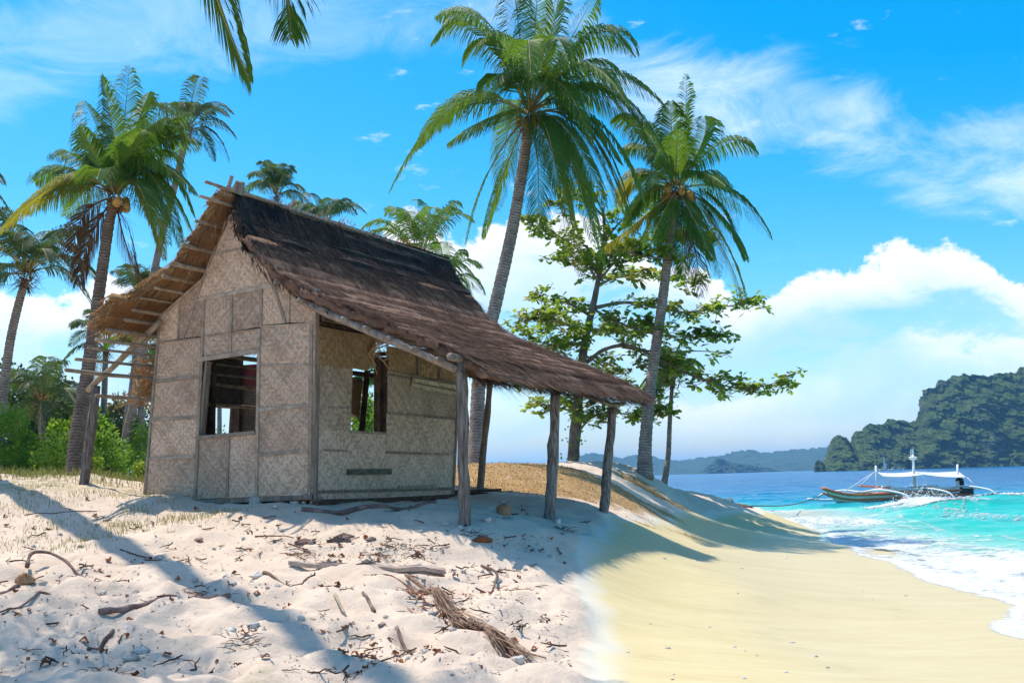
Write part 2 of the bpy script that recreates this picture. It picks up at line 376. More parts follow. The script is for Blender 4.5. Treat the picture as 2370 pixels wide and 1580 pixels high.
# ------------------------------------------------------------------ mesh and object helpers
ORG = {}
class MB:
    def __init__(self):
        self.v = []; self.f = []; self.uv = None
    def add(self, vs, fs, uvs=None):
        o = len(self.v)
        self.v += [tuple(p) for p in vs]
        self.f += [tuple(i + o for i in f) for f in fs]
        if uvs is not None:
            if self.uv is None: self.uv = {}
            for i, q in enumerate(uvs): self.uv[o + i] = q
        return o
    def tube(self, pts, rad, sides=8, cap=True, uvm=False, rng=None, wob=0.0):
        pts = [Vector(p) for p in pts]
        n = len(pts)
        if not hasattr(rad, '__len__'): rad = [rad] * n
        vs, fs, uvs = [], [], []
        L = 0.0
        ref = None
        for i, p in enumerate(pts):
            d = (pts[min(i + 1, n - 1)] - pts[max(i - 1, 0)]).normalized()
            if ref is None:
                ref = Vector((0, 0, 1)) if abs(d.z) < 0.9 else Vector((1, 0, 0))
            a = d.cross(ref).normalized(); b = a.cross(d).normalized(); ref = b
            if i: L += (p - pts[i - 1]).length
            for k in range(sides):
                th = 2 * math.pi * k / sides
                r = rad[i] * (1 + (rng.uniform(-wob, wob) if rng else 0))
                vs.append(p + a * (math.cos(th) * r) + b * (math.sin(th) * r)); uvs.append((k / sides, L))
        for i in range(n - 1):
            for k in range(sides):
                q = (k + 1) % sides
                fs.append((i * sides + k, i * sides + q, (i + 1) * sides + q, (i + 1) * sides + k))
        if cap:
            fs.append(tuple(range(sides))[::-1]); fs.append(tuple((n - 1) * sides + k for k in range(sides)))
        self.add(vs, fs, uvs if uvm else None)
    def slab(self, poly, nrm, th, uvs=None):
        """polygon extruded by th along -nrm (front face stays on the polygon)"""
        n = len(poly)
        vs = [Vector(p) for p in poly] + [Vector(p) - nrm * th for p in poly]
        fs = [tuple(range(n)), tuple(range(2 * n - 1, n - 1, -1))]
        for i in range(n):
            j = (i + 1) % n
            fs.append((j, i, n + i, n + j))
        self.add(vs, fs, None if uvs is None else list(uvs) + list(uvs))
    def bar(self, p, q, up, w, h):
        """rectangular bar from p to q; w across, h along up"""
        p, q, up = Vector(p), Vector(q), Vector(up)
        d = (q - p).normalized(); a = d.cross(up).normalized(); u = a.cross(d).normalized()
        vs = []
        for c in (p, q):
            for sa, su in ((-1, -1), (1, -1), (1, 1), (-1, 1)):
                vs.append(c + a * (sa * w / 2) + u * (su * h / 2))
        self.add(vs, [(0, 1, 2, 3)[::-1], (4, 5, 6, 7), (0, 1, 5, 4), (1, 2, 6, 5), (2, 3, 7, 6), (3, 0, 4, 7)])
    def build(self, name, mat, parent=None, smooth=False, org=None, mats=None, fmat=None, **props):
        o0 = ORG.get(parent.name) if parent is not None else None
        base = Vector(org) if org is not None else (o0 if o0 is not None else Vector((0, 0, 0)))
        me = bpy.data.meshes.new(name)
        va = np.array([(p[0] - base.x, p[1] - base.y, p[2] - base.z) for p in self.v], dtype=np.float64)
        me.from_pydata(va.tolist(), [], self.f)
        if self.uv is not None:
            ul = me.uv_layers.new(name='UVMap')
            li = np.empty(len(me.loops), dtype=np.int32); me.loops.foreach_get('vertex_index', li)
            arr = np.zeros((len(self.v), 2), dtype=np.float32)
            for k, q in self.uv.items(): arr[k] = q
            ul.data.foreach_set('uv', arr[li].ravel())
        for mm in (mats or [mat]): me.materials.append(mm)
        if fmat is not None: me.polygons.foreach_set('material_index', np.array(fmat, dtype=np.int32))
        if smooth: me.polygons.foreach_set('use_smooth', np.ones(len(me.polygons), dtype=bool))
        me.update()
        o = bpy.data.objects.new(name, me)
        COL.objects.link(o)
        if parent is not None:
            o.parent = parent
            o.location = base - o0
        else:
            o.location = base
        ORG[o.name] = base
        for k, v in props.items():
            if v is not None: o[k] = v
        return o
def thing(name, label, cat, loc, group=None):
    o = bpy.data.objects.new(name, None)
    o.empty_display_size = 0.3
    COL.objects.link(o)
    o.location = loc
    ORG[o.name] = Vector(loc)
    o['label'] = label; o['category'] = cat
    if group: o['group'] = group
    return o
def bez(c, m, t, n):
    """points on the quadratic through c, m (half way) and t"""
    k = m * 2 - (c + t) * 0.5
    return [c * ((1 - s) ** 2) + k * (2 * s * (1 - s)) + t * (s * s) for s in [i / n for i in range(n + 1)]]
def spline(pts, n):
    """Catmull-Rom through pts, n steps per span"""
    P = [Vector(p) for p in pts]
    P = [P[0] * 2 - P[1]] + P + [P[-1] * 2 - P[-2]]
    out = []
    for i in range(1, len(P) - 2):
        a, b, c, d = P[i - 1], P[i], P[i + 1], P[i + 2]
        for k in range(n):
            t = k / n
            out.append(0.5 * ((2 * b) + (c - a) * t + (2 * a - 5 * b + 4 * c - d) * t * t + (3 * b - a - 3 * c + d) * t ** 3))
    out.append(P[-2])
    return out
# lattice value noise, vectorised
def _hash(ix, iy, seed):
    h = (ix.astype(np.int64) * 374761393 + iy.astype(np.int64) * 668265263 + seed * 1442695041) & 0xffffffff
    h = ((h ^ (h >> 13)) * 1274126177) & 0xffffffff
    return ((h ^ (h >> 16)) & 0xffff) / 65535.0
def vnoise(x, y, seed=0):
    x = np.asarray(x, dtype=float); y = np.asarray(y, dtype=float)
    ix, iy = np.floor(x), np.floor(y)
    fx, fy = x - ix, y - iy
    fx = fx * fx * (3 - 2 * fx); fy = fy * fy * (3 - 2 * fy)
    a = _hash(ix, iy, seed); b = _hash(ix + 1, iy, seed); c = _hash(ix, iy + 1, seed); d = _hash(ix + 1, iy + 1, seed)
    return (a * (1 - fx) + b * fx) * (1 - fy) + (c * (1 - fx) + d * fx) * fy - 0.5
def fbm(x, y, oct=4, seed=0, gain=0.5):
    s, amp, fq = 0.0, 1.0, 1.0
    for i in range(oct):
        s = s + amp * vnoise(x * fq + i * 17.3, y * fq - i * 9.7, seed + i)
        amp *= gain; fq *= 2.03
    return s
def smoothstep(a, b, x):
    t = np.clip((np.asarray(x, dtype=float) - a) / (b - a), 0, 1)
    return t * t * (3 - 2 * t)

# ------------------------------------------------------------------ the ground: one sheet, heights read off the photograph
GP = []
for px, py, y in [
    (-500, 1110, 18), (0, 1098, 17.2), (150, 1100, 17.6), (300, 1118, 17.2), (345, 1142, 16.4), (450, 1158, 16.0), (560, 1166, 15.6), (726, 1173, 14.9),
    (0, 1130, 16.0), (200, 1135, 15.8), (380, 1165, 15.2),
    (1075, 1203, 13.85), (1268, 1193, 16.1), (1392, 1180, 17.9), (900, 1202, 14.2), (950, 1166, 17.0), (1105, 1142, 19.2),
    (1310, 1258, 14.3), (1330, 1400, 11.0), (1350, 1580, 8.6), (1100, 1300, 13.0), (1100, 1400, 10.8), (1100, 1580, 8.4),
    (700, 1580, 8.3), (0, 1580, 8.0), (-600, 1580, 8.0), (0, 1350, 11.5), (-600, 1300, 12.0), (300, 1300, 12.5), (300, 1450, 10.0), (700, 1300, 12.8), (700, 1400, 10.7),
    (0, 1200, 14.5), (300, 1200, 14.6), (700, 1220, 14.0),
    (1060, 1076, 24), (1160, 1073, 24.5), (1240, 1078, 25), (1340, 1076, 28), (1420, 1085, 29), (1490, 1090, 30), (1560, 1132, 31), (1640, 1152, 34), (1738, 1171, 36),
    (1120, 1150, 18.5), (1250, 1140, 20.5), (1330, 1120, 23), (1450, 1150, 24), (1560, 1165, 27),
    (1450, 1186, 21.5), (1600, 1185, 29), (1500, 1400, 13), (1400, 1480, 10.3), (1440, 1580, 8.5), (1650, 1250, 24.3), (1650, 1400, 13.5), (1800, 1250, 25), (1800, 1400, 13.8), (1900, 1580, 9.0)]:
    p = at_y(px, py, y); GP.append((p.x, p.y, p.z))
for px, py in [(1870, 1224), (1960, 1262), (2060, 1300), (2140, 1342), (2240, 1376), (2320, 1425), (2380, 1490), (2500, 1580)]:   # waterline
    p = at_z(px, py, 0.0); GP.append((p.x, p.y, 0.0))
GP += [(2.05, 17.9, 0.86), (2.6, 17.7, 0.52), (3.3, 18, 0.38), (1.3, 14.2, 0.58), (1.9, 14.0, 0.36), (3.0, 14, 0.26), (3.1, 21.8, 0.55), (4.2, 22.4, 0.34), (5.4, 27, 0.45), (6.2, 26, 0.28), (7.4, 31.5, 0.30), (8.9, 36.2, 0.12), (9.7, 38.2, -0.10), (10.8, 41, -0.3), (9.0, 40, -0.1), (8.3, 33.5, 0.16), (0.75, 10.8, 0.34), (1.3, 10.8, 0.27), (14, 10, -0.5), (13, 16, -0.5), (14, 24, -0.5), (13.5, 38, -0.5), (12.5, 43, -0.45), (10.6, 33, -0.12), (14.5, 29, -0.5), (16, 34, -0.6), (18, 46, -0.7), (4.5, 36, -0.1), (7.5, 41, -0.15), (11.5, 48, -0.5), (3.0, 36, 0.3), (6.5, 35.5, 0.15), (1, 36, 0.6), (-4, 36, 0.9),
       (-8, 24, 1.35), (-14, 24, 1.3), (-8, 30, 1.2), (-14, 34, 1.2), (-12, 18.5, 1.9), (-3, 24, 1.6), (-2, 30, 1.5), (-4.0, 18.2, 1.52), (-2.2, 17.2, 1.45),
       (0.5, 5, 0.1), (-6, 5, 0.2), (6, 5, 0.0), (9, 6, -0.2), (-12, 6, 0.5), (-12, 11, 1.0)]
GP = np.array(GP)
def _tps(r2):
    return np.where(r2 > 1e-12, r2 * np.log(np.maximum(r2, 1e-12)) * 0.5, 0.0)
_n = len(GP)
_d2 = (GP[:, None, 0] - GP[None, :, 0]) ** 2 + (GP[:, None, 1] - GP[None, :, 1]) ** 2
_A = np.zeros((_n + 3, _n + 3))
_A[:_n, :_n] = _tps(_d2) + np.eye(_n) * 0.04
_A[:_n, _n] = 1; _A[:_n, _n + 1:] = GP[:, :2]; _A[_n:, :_n] = _A[:_n, _n:].T
_W = np.linalg.solve(_A, np.concatenate([GP[:, 2], [0, 0, 0]]))
def coast_x(y):
    return np.interp(y, [0, 9, 13, 17, 25, 36, 42, 60, 120, 400], [6.5, 6.0, 5.8, 6.5, 8.0, 4.0, -3.0, -15, -32, -100])
def h_base(x, y):
    x = np.atleast_1d(np.asarray(x, dtype=float)); y = np.atleast_1d(np.asarray(y, dtype=float))
    sh = x.shape
    X, Y = x.ravel(), y.ravel()
    xc, yc = np.clip(X, -13, 15), np.clip(Y, 5, 48)
    z = np.empty(len(X))
    for i in range(0, len(X), 20000):
        a, b = xc[i:i + 20000], yc[i:i + 20000]
        r2 = (a[:, None] - GP[None, :, 0]) ** 2 + (b[:, None] - GP[None, :, 1]) ** 2
        z[i:i + 20000] = _tps(r2) @ _W[:_n] + _W[_n] + _W[_n + 1] * a + _W[_n + 2] * b
    out = np.hypot(X - xc, Y - yc)
    far = np.where(X < coast_x(Y), 1.15, -3.0)
    far = 1.15 - 4.15 * smoothstep(-3, 6, X - coast_x(Y))
    k = smoothstep(0, 6, out)
    z = z * (1 - k) + far * k
    return z.reshape(sh)
def march(px, py, y0=6.0, y1=60.0):
    """where the sight line through a photo pixel meets the ground"""
    d = ray(px, py); d = d / d.y
    ys = np.arange(y0, y1, 0.05)
    hz = h_base(d.x * ys, ys)
    below = np.nonzero(EYE.z + d.z * ys < hz)[0]
    y = ys[below[0]] if len(below) else y1
    return d.x * y, y
# wet beach outline (edge between the dry dune and the smooth sand), traced on the ground
WET = [march(px, py) for px, py in [(1380, 1600), (1362, 1540), (1348, 1480), (1352, 1420), (1330, 1345), (1332, 1292), (1362, 1232), (1392, 1200), (1450, 1193), (1540, 1188), (1640, 1184), (1740, 1182), (1790, 1186)]]
WET = [(WET[0][0] - 0.1, 4.0)] + WET + [(16, 52), (40, 52), (40, 4)]
def poly_sd(x, y, P):
    x = np.asarray(x, dtype=float); y = np.asarray(y, dtype=float)
    d = np.full(x.shape, 1e9); inside = np.zeros(x.shape, dtype=bool)
    n = len(P)
    for i in range(n):
        ax, ay = P[i]; bx, by = P[(i + 1) % n]
        ex, ey = bx - ax, by - ay
        t = np.clip(((x - ax) * ex + (y - ay) * ey) / max(ex * ex + ey * ey, 1e-9), 0, 1)
        d = np.minimum(d, (x - ax - t * ex) ** 2 + (y - ay - t * ey) ** 2)
        c = ((ay > y) != (by > y))
        with np.errstate(divide='ignore', invalid='ignore'):
            xi = (bx - ax) * (y - ay) / (by - ay + 1e-12) + ax
        inside ^= c & (x < xi)
    return np.sqrt(d) * np.where(inside, 1.0, -1.0)
def wet_of(x, y):
    sd = poly_sd(x, y, WET)
    return sd + 0.22 * fbm(np.asarray(x) * 1.3, np.asarray(y) * 0.9, 3, 41)
def ground_z(x, y):
    x = np.atleast_1d(np.asarray(x, dtype=float)); y = np.atleast_1d(np.asarray(y, dtype=float))
    z = h_base(x, y)
    dry = 1.0 - smoothstep(-0.14, 0.14, wet_of(x, y))
    near = 1.0 - smoothstep(33, 48, np.hypot(x, y))
    # trodden sand: hollows and lumps of foot size, softer swells, heavier towards the lower slope
    rough = 0.45 + 0.75 * smoothstep(14.5, 10.5, y)
    f1 = fbm(x * 1.15, y * 1.15, 2, 5)
    f2 = fbm(x * 3.1 + 0.8 * f1, y * 3.1, 3, 11, 0.55)
    f3 = -np.abs(vnoise(x * 2.1, y * 2.4, 23)) + 0.18
    z = z + dry * near * rough * (0.13 * f1 + 0.12 * f2 + 0.18 * f3)
    # hollow beneath the driftwood log
    hx, hy = LOGHOLE
    z = z - dry * 0.16 * np.exp(-(((x - hx) / 0.75) ** 2 + ((y - hy) / 0.42) ** 2))
    z = z + (1 - dry) * near * 0.012 * fbm(x * 0.7, y * 2.4, 3, 31)
    return z
LOGHOLE = march(420, 1452)
def gz(x, y):
    return float(ground_z(np.array([x]), np.array([y]))[0])
def gpt(px, py):
    """ground point under a photo pixel, on the detailed surface"""
    x, y = march(px, py)
    return Vector((x, y, gz(x, y)))
def axis(core0, core1, step, ends):
    a = list(np.arange(core0, core1 + 1e-6, step))
    lo, hi = [], []
    s, v = step, core0
    while v > ends[0]:
        s *= 1.16; v -= s; lo.append(v)
    s, v = step, core1
    while v < ends[1]:
        s *= 1.16; v += s; hi.append(v)
    return np.array(lo[::-1] + a + hi)
gx = axis(-8.2, 5.6, 0.055, (-420, 60))
gy = np.concatenate([np.array([-30, -15, -6, 0, 3, 5, 6.2, 7]), np.arange(7.5, 12, 0.05), np.arange(12, 18, 0.07), np.arange(18, 34, 0.16), axis(34, 50, 0.5, (30, 420))[0:][axis(34, 50, 0.5, (30, 420)) >= 34]])
XX, YY = np.meshgrid(gx, gy)
ZZ = ground_z(XX, YY)
nx, ny = len(gx), len(gy)
def grid_mesh(name, X, Y, Z, mat, attr=None, **props):
    ny_, nx_ = X.shape
    co = np.stack([X, Y, Z], -1).reshape(-1, 3)
    idx = np.arange(nx_ * ny_).reshape(ny_, nx_)
    q = np.stack([idx[:-1, :-1], idx[:-1, 1:], idx[1:, 1:], idx[1:, :-1]], -1).reshape(-1, 4)
    me = bpy.data.meshes.new(name)
    me.vertices.add(len(co)); me.vertices.foreach_set('co', co.astype(np.float32).ravel())
    me.loops.add(q.size); me.loops.foreach_set('vertex_index', q.astype(np.int32).ravel())
    me.polygons.add(len(q)); me.polygons.foreach_set('loop_start', np.arange(0, q.size, 4, dtype=np.int32))
    me.polygons.foreach_set('loop_total', np.full(len(q), 4, dtype=np.int32))
    me.update(calc_edges=True)
    me.polygons.foreach_set('use_smooth', np.ones(len(q), dtype=bool))
    for k, a in (attr or {}).items():
        at = me.attributes.new(k, 'FLOAT', 'POINT'); at.data.foreach_set('value', np.asarray(a, dtype=np.float32).ravel())
    me.materials.append(mat)
    o = bpy.data.objects.new(name, me); COL.objects.link(o); ORG[o.name] = Vector((0, 0, 0))
    for k, v in props.items(): o[k] = v
    return o
WETM = wet_of(XX, YY)
# dry brown turf on the mound behind the porch, sparse green on the crest at left and inland
def turf_of(x, y):
    m = np.exp(-(((x - 0.2) / 2.6) ** 2 + ((y - 23.0) / 3.2) ** 2)) * 1.5
    m2 = np.exp(-(((x - 3.6) / 1.2) ** 2 + ((y - 27.5) / 1.6) ** 2)) * 0.9
    m = np.maximum(m, m2) + 0.85 * fbm(x * 0.8, y * 0.8, 4, 61)
    return smoothstep(0.42, 0.62, m) * smoothstep(19.2, 20.4, y)
def green_of(x, y):
    m = smoothstep(13.2, 17.4, y) * smoothstep(-4.4, -6.6, x)
    inland = smoothstep(17.6, 20, y) * smoothstep(-3.0, -5.0, x)
    return np.clip(smoothstep(0.18, 0.62, m * 0.62 + 0.55 * fbm(x * 1.1, y * 1.1, 4, 71)) * 0.75 + inland, 0, 1)
TURF, GREEN = turf_of(XX, YY), green_of(XX, YY)
def sand_material():
    m, t, out = new_mat('beach_sand')
    tc = t.node('ShaderNodeTexCoord')
    P = tc.outputs['Object']
    def at(n):
        a = t.node('ShaderNodeAttribute'); a.attribute_name = n; return a.outputs['Fac']
    wet, turf, green = at('wet'), at('turf'), at('green')
    n1 = t.noise(P, 0.9, 6.0, 0.6); n2 = t.noise(P, 9.0, 6.0, 0.62); n3 = t.noise(P, 60.0, 3.0, 0.6); n4 = t.noise(P, 240.0, 2.0, 0.6)
    dry = t.mix(t.smooth(n1, 0.3, 0.7), (0.66, 0.52, 0.40), (0.75, 0.60, 0.465))
    dry = t.mix(t.smooth(n2, 0.48, 0.75, 0.0, 0.35), dry, (0.48, 0.38, 0.315))
    speck = t.smooth(n3, 0.66, 0.72, 0.0, 0.7)
    dry = t.mix(t.math('MULTIPLY', speck, t.smooth(n2, 0.40, 0.62)), dry, (0.20, 0.13, 0.10))
    dry = t.mix(t.smooth(n4, 0.3, 0.7, 0.0, 0.10), dry, (0.35, 0.29, 0.26))
    # smooth wet beach: cream rim, then yellow-tan with faint streaks along the shore
    mp = t.node('ShaderNodeMapping'); mp.inputs['Scale'].default_value = (0.5, 1.8, 1); mp.inputs['Rotation'].default_value = (0, 0, 0.12)
    t.l.new(P, mp.inputs[0])
    s1 = t.noise(mp.outputs[0], 1.6, 7.0, 0.6); s2 = t.noise(mp.outputs[0], 6.0, 5.0, 0.6)
    tan = t.mix(t.smooth(t.math('ADD', t.math('MULTIPLY', s1, 0.6), t.math('MULTIPLY', s2, 0.4)), 0.3, 0.7), (0.56, 0.455, 0.235), (0.63, 0.53, 0.30))
    cream = t.mix(t.smooth(s1, 0.3, 0.7), (0.62, 0.575, 0.47), (0.69, 0.64, 0.53))
    wcol = t.mix(t.smooth(t.math('ADD', wet, t.math('MULTIPLY', t.math('SUBTRACT', s1, 0.5), 0.55)), 0.06, 0.42), cream, tan)
    col = t.mix(t.smooth(t.math('ADD', wet, t.math('MULTIPLY', t.math('SUBTRACT', n2, 0.5), 0.25)), -0.05, 0.08), dry, wcol)
    tcol = t.mix(t.smooth(n2, 0.3, 0.7), (0.30, 0.17, 0.065), (0.47, 0.31, 0.14))
    col = t.mix(t.math('MULTIPLY', turf, t.smooth(n2, 0.25, 0.45)), col, tcol)
    gcol = t.mix(t.smooth(n2, 0.3, 0.7), (0.22, 0.21, 0.085), (0.40, 0.34, 0.17))
    col = t.mix(t.math('MULTIPLY', green, t.smooth(n2, 0.38, 0.6)), col, gcol)
    wf = t.smooth(wet, 0.6, 2.2)
    rough = t.math('MULTIPLY_ADD', wf, -0.45, 0.95)
    h = t.math('ADD', t.math('MULTIPLY', n2, 1.0), t.math('ADD', t.math('MULTIPLY', n3, 0.30), t.math('MULTIPLY', n4, 0.08)))
    h = t.math('MULTIPLY', h, t.smooth(wet, -0.15, 0.3, 1.0, 0.04))
    b = principled(t, col, rough, 0.25, bump(t, h, 0.55, 0.05))
    t.l.new(b.outputs[0], out.inputs[0])
    return m
M['sand'] = sand_material()
grid_mesh('ground', XX, YY, ZZ, M['sand'], {'wet': WETM, 'turf': TURF, 'green': GREEN}, kind='structure', label='pale sandy dune sloping to a smooth tan beach')

# ------------------------------------------------------------------ the sea
def ridge_amp(x, y):
    """the small breaking wave in front of the boat; its crest runs along the shore"""
    cx = x
    yc = 46.5 - (x - 17) * 0.10
    w = smoothstep(13.2, 17.5, x) * (1 - smoothstep(60, 90, x))
    d = y - yc
    prof = np.where(d < 0, np.exp(-(d / 4.6) ** 2), np.exp(-(d / 1.3) ** 2))
    return 0.44 * w * prof
def sea_z(x, y):
    r = np.hypot(x, y)
    k = np.clip(r / 35, 0.25, 1.0)
    sh = smoothstep(0.3, 9.0, x - coast_x(np.minimum(y, 60)))
    sh = np.where(y > 55, 1.0, sh)
    z = 0.05 * np.sin(x * 0.55 - y * 0.9 + 3 * fbm(x * 0.06, y * 0.06, 2, 3)) + 0.09 * fbm(x * 0.45, y * 0.8, 3, 8) + 0.05 * fbm(x * 1.6, y * 2.4, 2, 9)
    fade = 1 - smoothstep(300, 900, r)
    return z * k * sh * fade * 1.5 + ridge_amp(x, y) - 0.09 * (1 - smoothstep(0.2, 4.0, x - coast_x(np.minimum(y, 60)))) * (y < 55)
rows = [5.0]
while rows[-1] < 14000:
    rows.append(rows[-1] * (1.0085 if rows[-1] < 90 else (1.022 if rows[-1] < 600 else 1.06)))
rows = np.array(rows)
cols = np.concatenate([np.linspace(-2.4, -0.1, 24), np.linspace(-0.06, 0.58, 300), np.linspace(0.62, 2.6, 30)])
UU, RY = np.meshgrid(cols, rows)
SX = UU * RY
SZ = sea_z(SX, RY)
def shore_dist(x, y):
    return x - coast_x(np.minimum(y, 30))
def sea_material():
    m, t, out = new_mat('sea_water')
    tc = t.node('ShaderNodeTexCoord'); P = tc.outputs['Object']
    a = t.node('ShaderNodeAttribute'); a.attribute_name = 'depth_zone'
    n1 = t.noise(P, 0.12, 4.0, 0.5)
    mp = t.node('ShaderNodeMapping'); mp.inputs['Scale'].default_value = (0.6, 1.6, 1); t.l.new(P, mp.inputs[0])
    n2 = t.noise(mp.outputs[0], 1.3, 6.0, 0.62, 0.4); n3 = t.noise(mp.outputs[0], 0.16, 5.0, 0.6, 0.3); n4 = t.noise(mp.outputs[0], 0.035, 5.0, 0.62, 0.2)
    z = t.math('ADD', a.outputs['Fac'], t.math('MULTIPLY', t.math('SUBTRACT', n1, 0.5), 0.10))
    col = t.ramp(z, [(0.0, (0.62, 0.60, 0.43)), (0.10, (0.36, 0.60, 0.48)), (0.22, (0.07, 0.55, 0.41)), (0.36, (0.012, 0.45, 0.38)), (0.50, (0.006, 0.27, 0.38)), (0.66, (0.003, 0.13, 0.29)), (1.0, (0.002, 0.085, 0.23))])
    streak = t.smooth(n2, 0.54, 0.74, 0.0, 0.20)
    col = t.mix(streak, col, (0.55, 0.75, 0.72))
    col = t.mix(t.smooth(n3, 0.40, 0.66, 0.0, 0.45), col, t.mix(0.55, col, (0.0, 0.03, 0.10)))
    h = t.math('ADD', t.math('MULTIPLY', n2, 0.12), t.math('ADD', t.math('MULTIPLY', n3, 0.6), t.math('MULTIPLY', n4, 1.6)))
    b = principled(t, col, 0.25, 0.14, bump(t, h, 0.75, 1.0))
    t.l.new(b.outputs[0], out.inputs[0])
    return m
M['sea'] = sea_material()
ZONE = np.clip(0.06 + 0.26 * smoothstep(0, 7.5, SX - coast_x(np.minimum(RY, 25))) + 0.24 * smoothstep(38, 70, RY) + 0.44 * smoothstep(58, 170, RY), 0, 1)
# shallow sandbar water between spit and boat
ZONE = np.where(RY > 30, ZONE - 0.24 * np.exp(-(((SX - 12.5) / 3.2) ** 2 + ((RY - 46) / 6.5) ** 2)), ZONE)
grid_mesh('sea', SX, RY, SZ, M['sea'], {'depth_zone': np.clip(ZONE, 0, 1)}, kind='structure', label='turquoise to deep blue sea')

# foam washing up the beach: lacy sheet with lumpy relief
FO = [at_z(px, py, 0.0) for px, py in [(1752, 1181), (1790, 1206), (1832, 1216), (1905, 1234), (1922, 1250), (1955, 1262), (1978, 1285), (2050, 1300), (2125, 1340), (2225, 1368), (2300, 1386), (2332, 1400), (2262, 1449), (2335, 1468), (2420, 1500), (2640, 1580),
                                        (3000, 1400), (2700, 1290), (2420, 1255), (2280, 1236), (2180, 1222), (2100, 1196), (2085, 1178), (2055, 1172), (2035, 1186), (1990, 1199), (1900, 1198), (1830, 1188)]]
FOP = [(p.x, p.y) for p in FO]
fpx, fpy = np.meshgrid(np.arange(1730, 2660, 2.6), np.concatenate([np.arange(1170, 1300, 0.9), np.arange(1300, 1584, 1.9)]))
dd = np.array([[tuple(RT), tuple(UP), tuple(FWD)]])[0]
ax, ay = (fpx - CX) / F, (CY - fpy) / F
DX = RT.x * ax + UP.x * ay + FWD.x; DY = RT.y * ax + UP.y * ay + FWD.y; DZ = RT.z * ax + UP.z * ay + FWD.z
T = -EYE.z / DZ
FX, FY = DX * T, DY * T
fsd = poly_sd(FX, FY, FOP) + 0.18 * fbm(FX * 1.5, FY * 1.0, 3, 91)
INN = FO[16:]
idist = np.full(FX.shape, 1e9)
for q0, q1 in zip(INN[:-1], INN[1:]):
    ex_, ey_ = q1.x - q0.x, q1.y - q0.y
    tt = np.clip(((FX - q0.x) * ex_ + (FY - q0.y) * ey_) / (ex_ * ex_ + ey_ * ey_), 0, 1)
    idist = np.minimum(idist, np.hypot(FX - q0.x - tt * ex_, FY - q0.y - tt * ey_))
FD = smoothstep(-0.02, 0.22, fsd) * (0.12 + 0.88 * smoothstep(0.0, 3.2, idist + 1.4 * fbm(FX * 0.5, FY * 0.35, 3, 95)))
FD = FD * (0.80 + 0.9 * fbm(FX * 0.55, FY * 0.30, 3, 96)) + 0.35 * np.exp(-((fsd - 0.18) / 0.2) ** 2) * (fsd > -0.05)
gzf = h_base(FX, FY)
FZ = np.maximum(sea_z(FX, FY), ground_z(FX, FY)) + 0.004 + 0.03 * smoothstep(0.0, 0.2, fsd) * (0.6 + fbm(FX * 5, FY * 3.5, 3, 77)) * smoothstep(0.05, 0.6, fsd) + 0.03 * np.clip(fbm(FX * 1.7, FY * 1.4, 3, 79), 0, 1) * smoothstep(0.05, 0.6, fsd)
def foam_material():
    m, t, out = new_mat('sea_foam')
    tc = t.node('ShaderNodeTexCoord'); P = tc.outputs['Object']
    a = t.node('ShaderNodeAttribute'); a.attribute_name = 'foam'
    mp = t.node('ShaderNodeMapping'); mp.inputs['Scale'].default_value = (1.0, 0.75, 1); t.l.new(P, mp.inputs[0])
    n1 = t.noise(mp.outputs[0], 2.2, 8.0, 0.68, 0.6); n2 = t.noise(mp.outputs[0], 11.0, 5.0, 0.65, 0.3)
    v = t.math('ADD', t.math('MULTIPLY', n1, 0.7), t.math('MULTIPLY', n2, 0.3))
    al = t.smooth(t.math('ADD', v, t.math('MULTIPLY', a.outputs['Fac'], 0.36)), 0.56, 0.80)
    al = t.math('MULTIPLY', al, t.smooth(a.outputs['Fac'], 0.0, 0.05))
    b = principled(t, t.mix(t.smooth(n2, 0.35, 0.6), (0.54, 0.60, 0.63), (0.74, 0.75, 0.75)), 0.6, 0.3, bump(t, t.math('ADD', n1, n2), 0.6, 0.05))
    tr = t.node('ShaderNodeBsdfTransparent')
    mx = t.node('ShaderNodeMixShader'); t.l.new(al, mx.inputs[0]); t.l.new(tr.outputs[0], mx.inputs[1]); t.l.new(b.outputs[0], mx.inputs[2])
    t.l.new(mx.outputs[0], out.inputs[0])
    return m
M['foam'] = foam_material()
def trim_grid(o, keep):
    """drop the grid faces where the mask is empty"""
    import bmesh
    bm = bmesh.new(); bm.from_mesh(o.data); bm.verts.ensure_lookup_table()
    k = np.asarray(keep).ravel()
    bmesh.ops.delete(bm, geom=[v for v in bm.verts if not k[v.index]], context='VERTS')
    bm.to_mesh(o.data); bm.free()
# inner edge fades out gradually, outer (landward) edge is crisp
inn = poly_sd(FX, FY, FOP)
fo = grid_mesh('wave_foam', FX, FY, FZ, M['foam'], {'foam': FD}, kind='stuff', label='white lacy foam washing up the tan beach', category='foam')
trim_grid(fo, fsd > -0.12)
# spray thrown up along the breaking crest
rng = random.Random(5)
mb = MB()
def blob(mb, c, r, rng, sx=1, sy=1, sz=1):
    t = (1 + 5 ** 0.5) / 2
    vs = [(-1, t, 0), (1, t, 0), (-1, -t, 0), (1, -t, 0), (0, -1, t), (0, 1, t), (0, -1, -t), (0, 1, -t), (t, 0, -1), (t, 0, 1), (-t, 0, -1), (-t, 0, 1)]
    fs = [(0, 11, 5), (0, 5, 1), (0, 1, 7), (0, 7, 10), (0, 10, 11), (1, 5, 9), (5, 11, 4), (11, 10, 2), (10, 7, 6), (7, 1, 8), (3, 9, 4), (3, 4, 2), (3, 2, 6), (3, 6, 8), (3, 8, 9), (4, 9, 5), (2, 4, 11), (6, 2, 10), (8, 6, 7), (9, 8, 1)]
    k = r / 1.9
    mb.add([(c[0] + v[0] * k * sx * rng.uniform(0.8, 1.2), c[1] + v[1] * k * sy * rng.uniform(0.8, 1.2), c[2] + v[2] * k * sz * rng.uniform(0.8, 1.2)) for v in vs], fs)
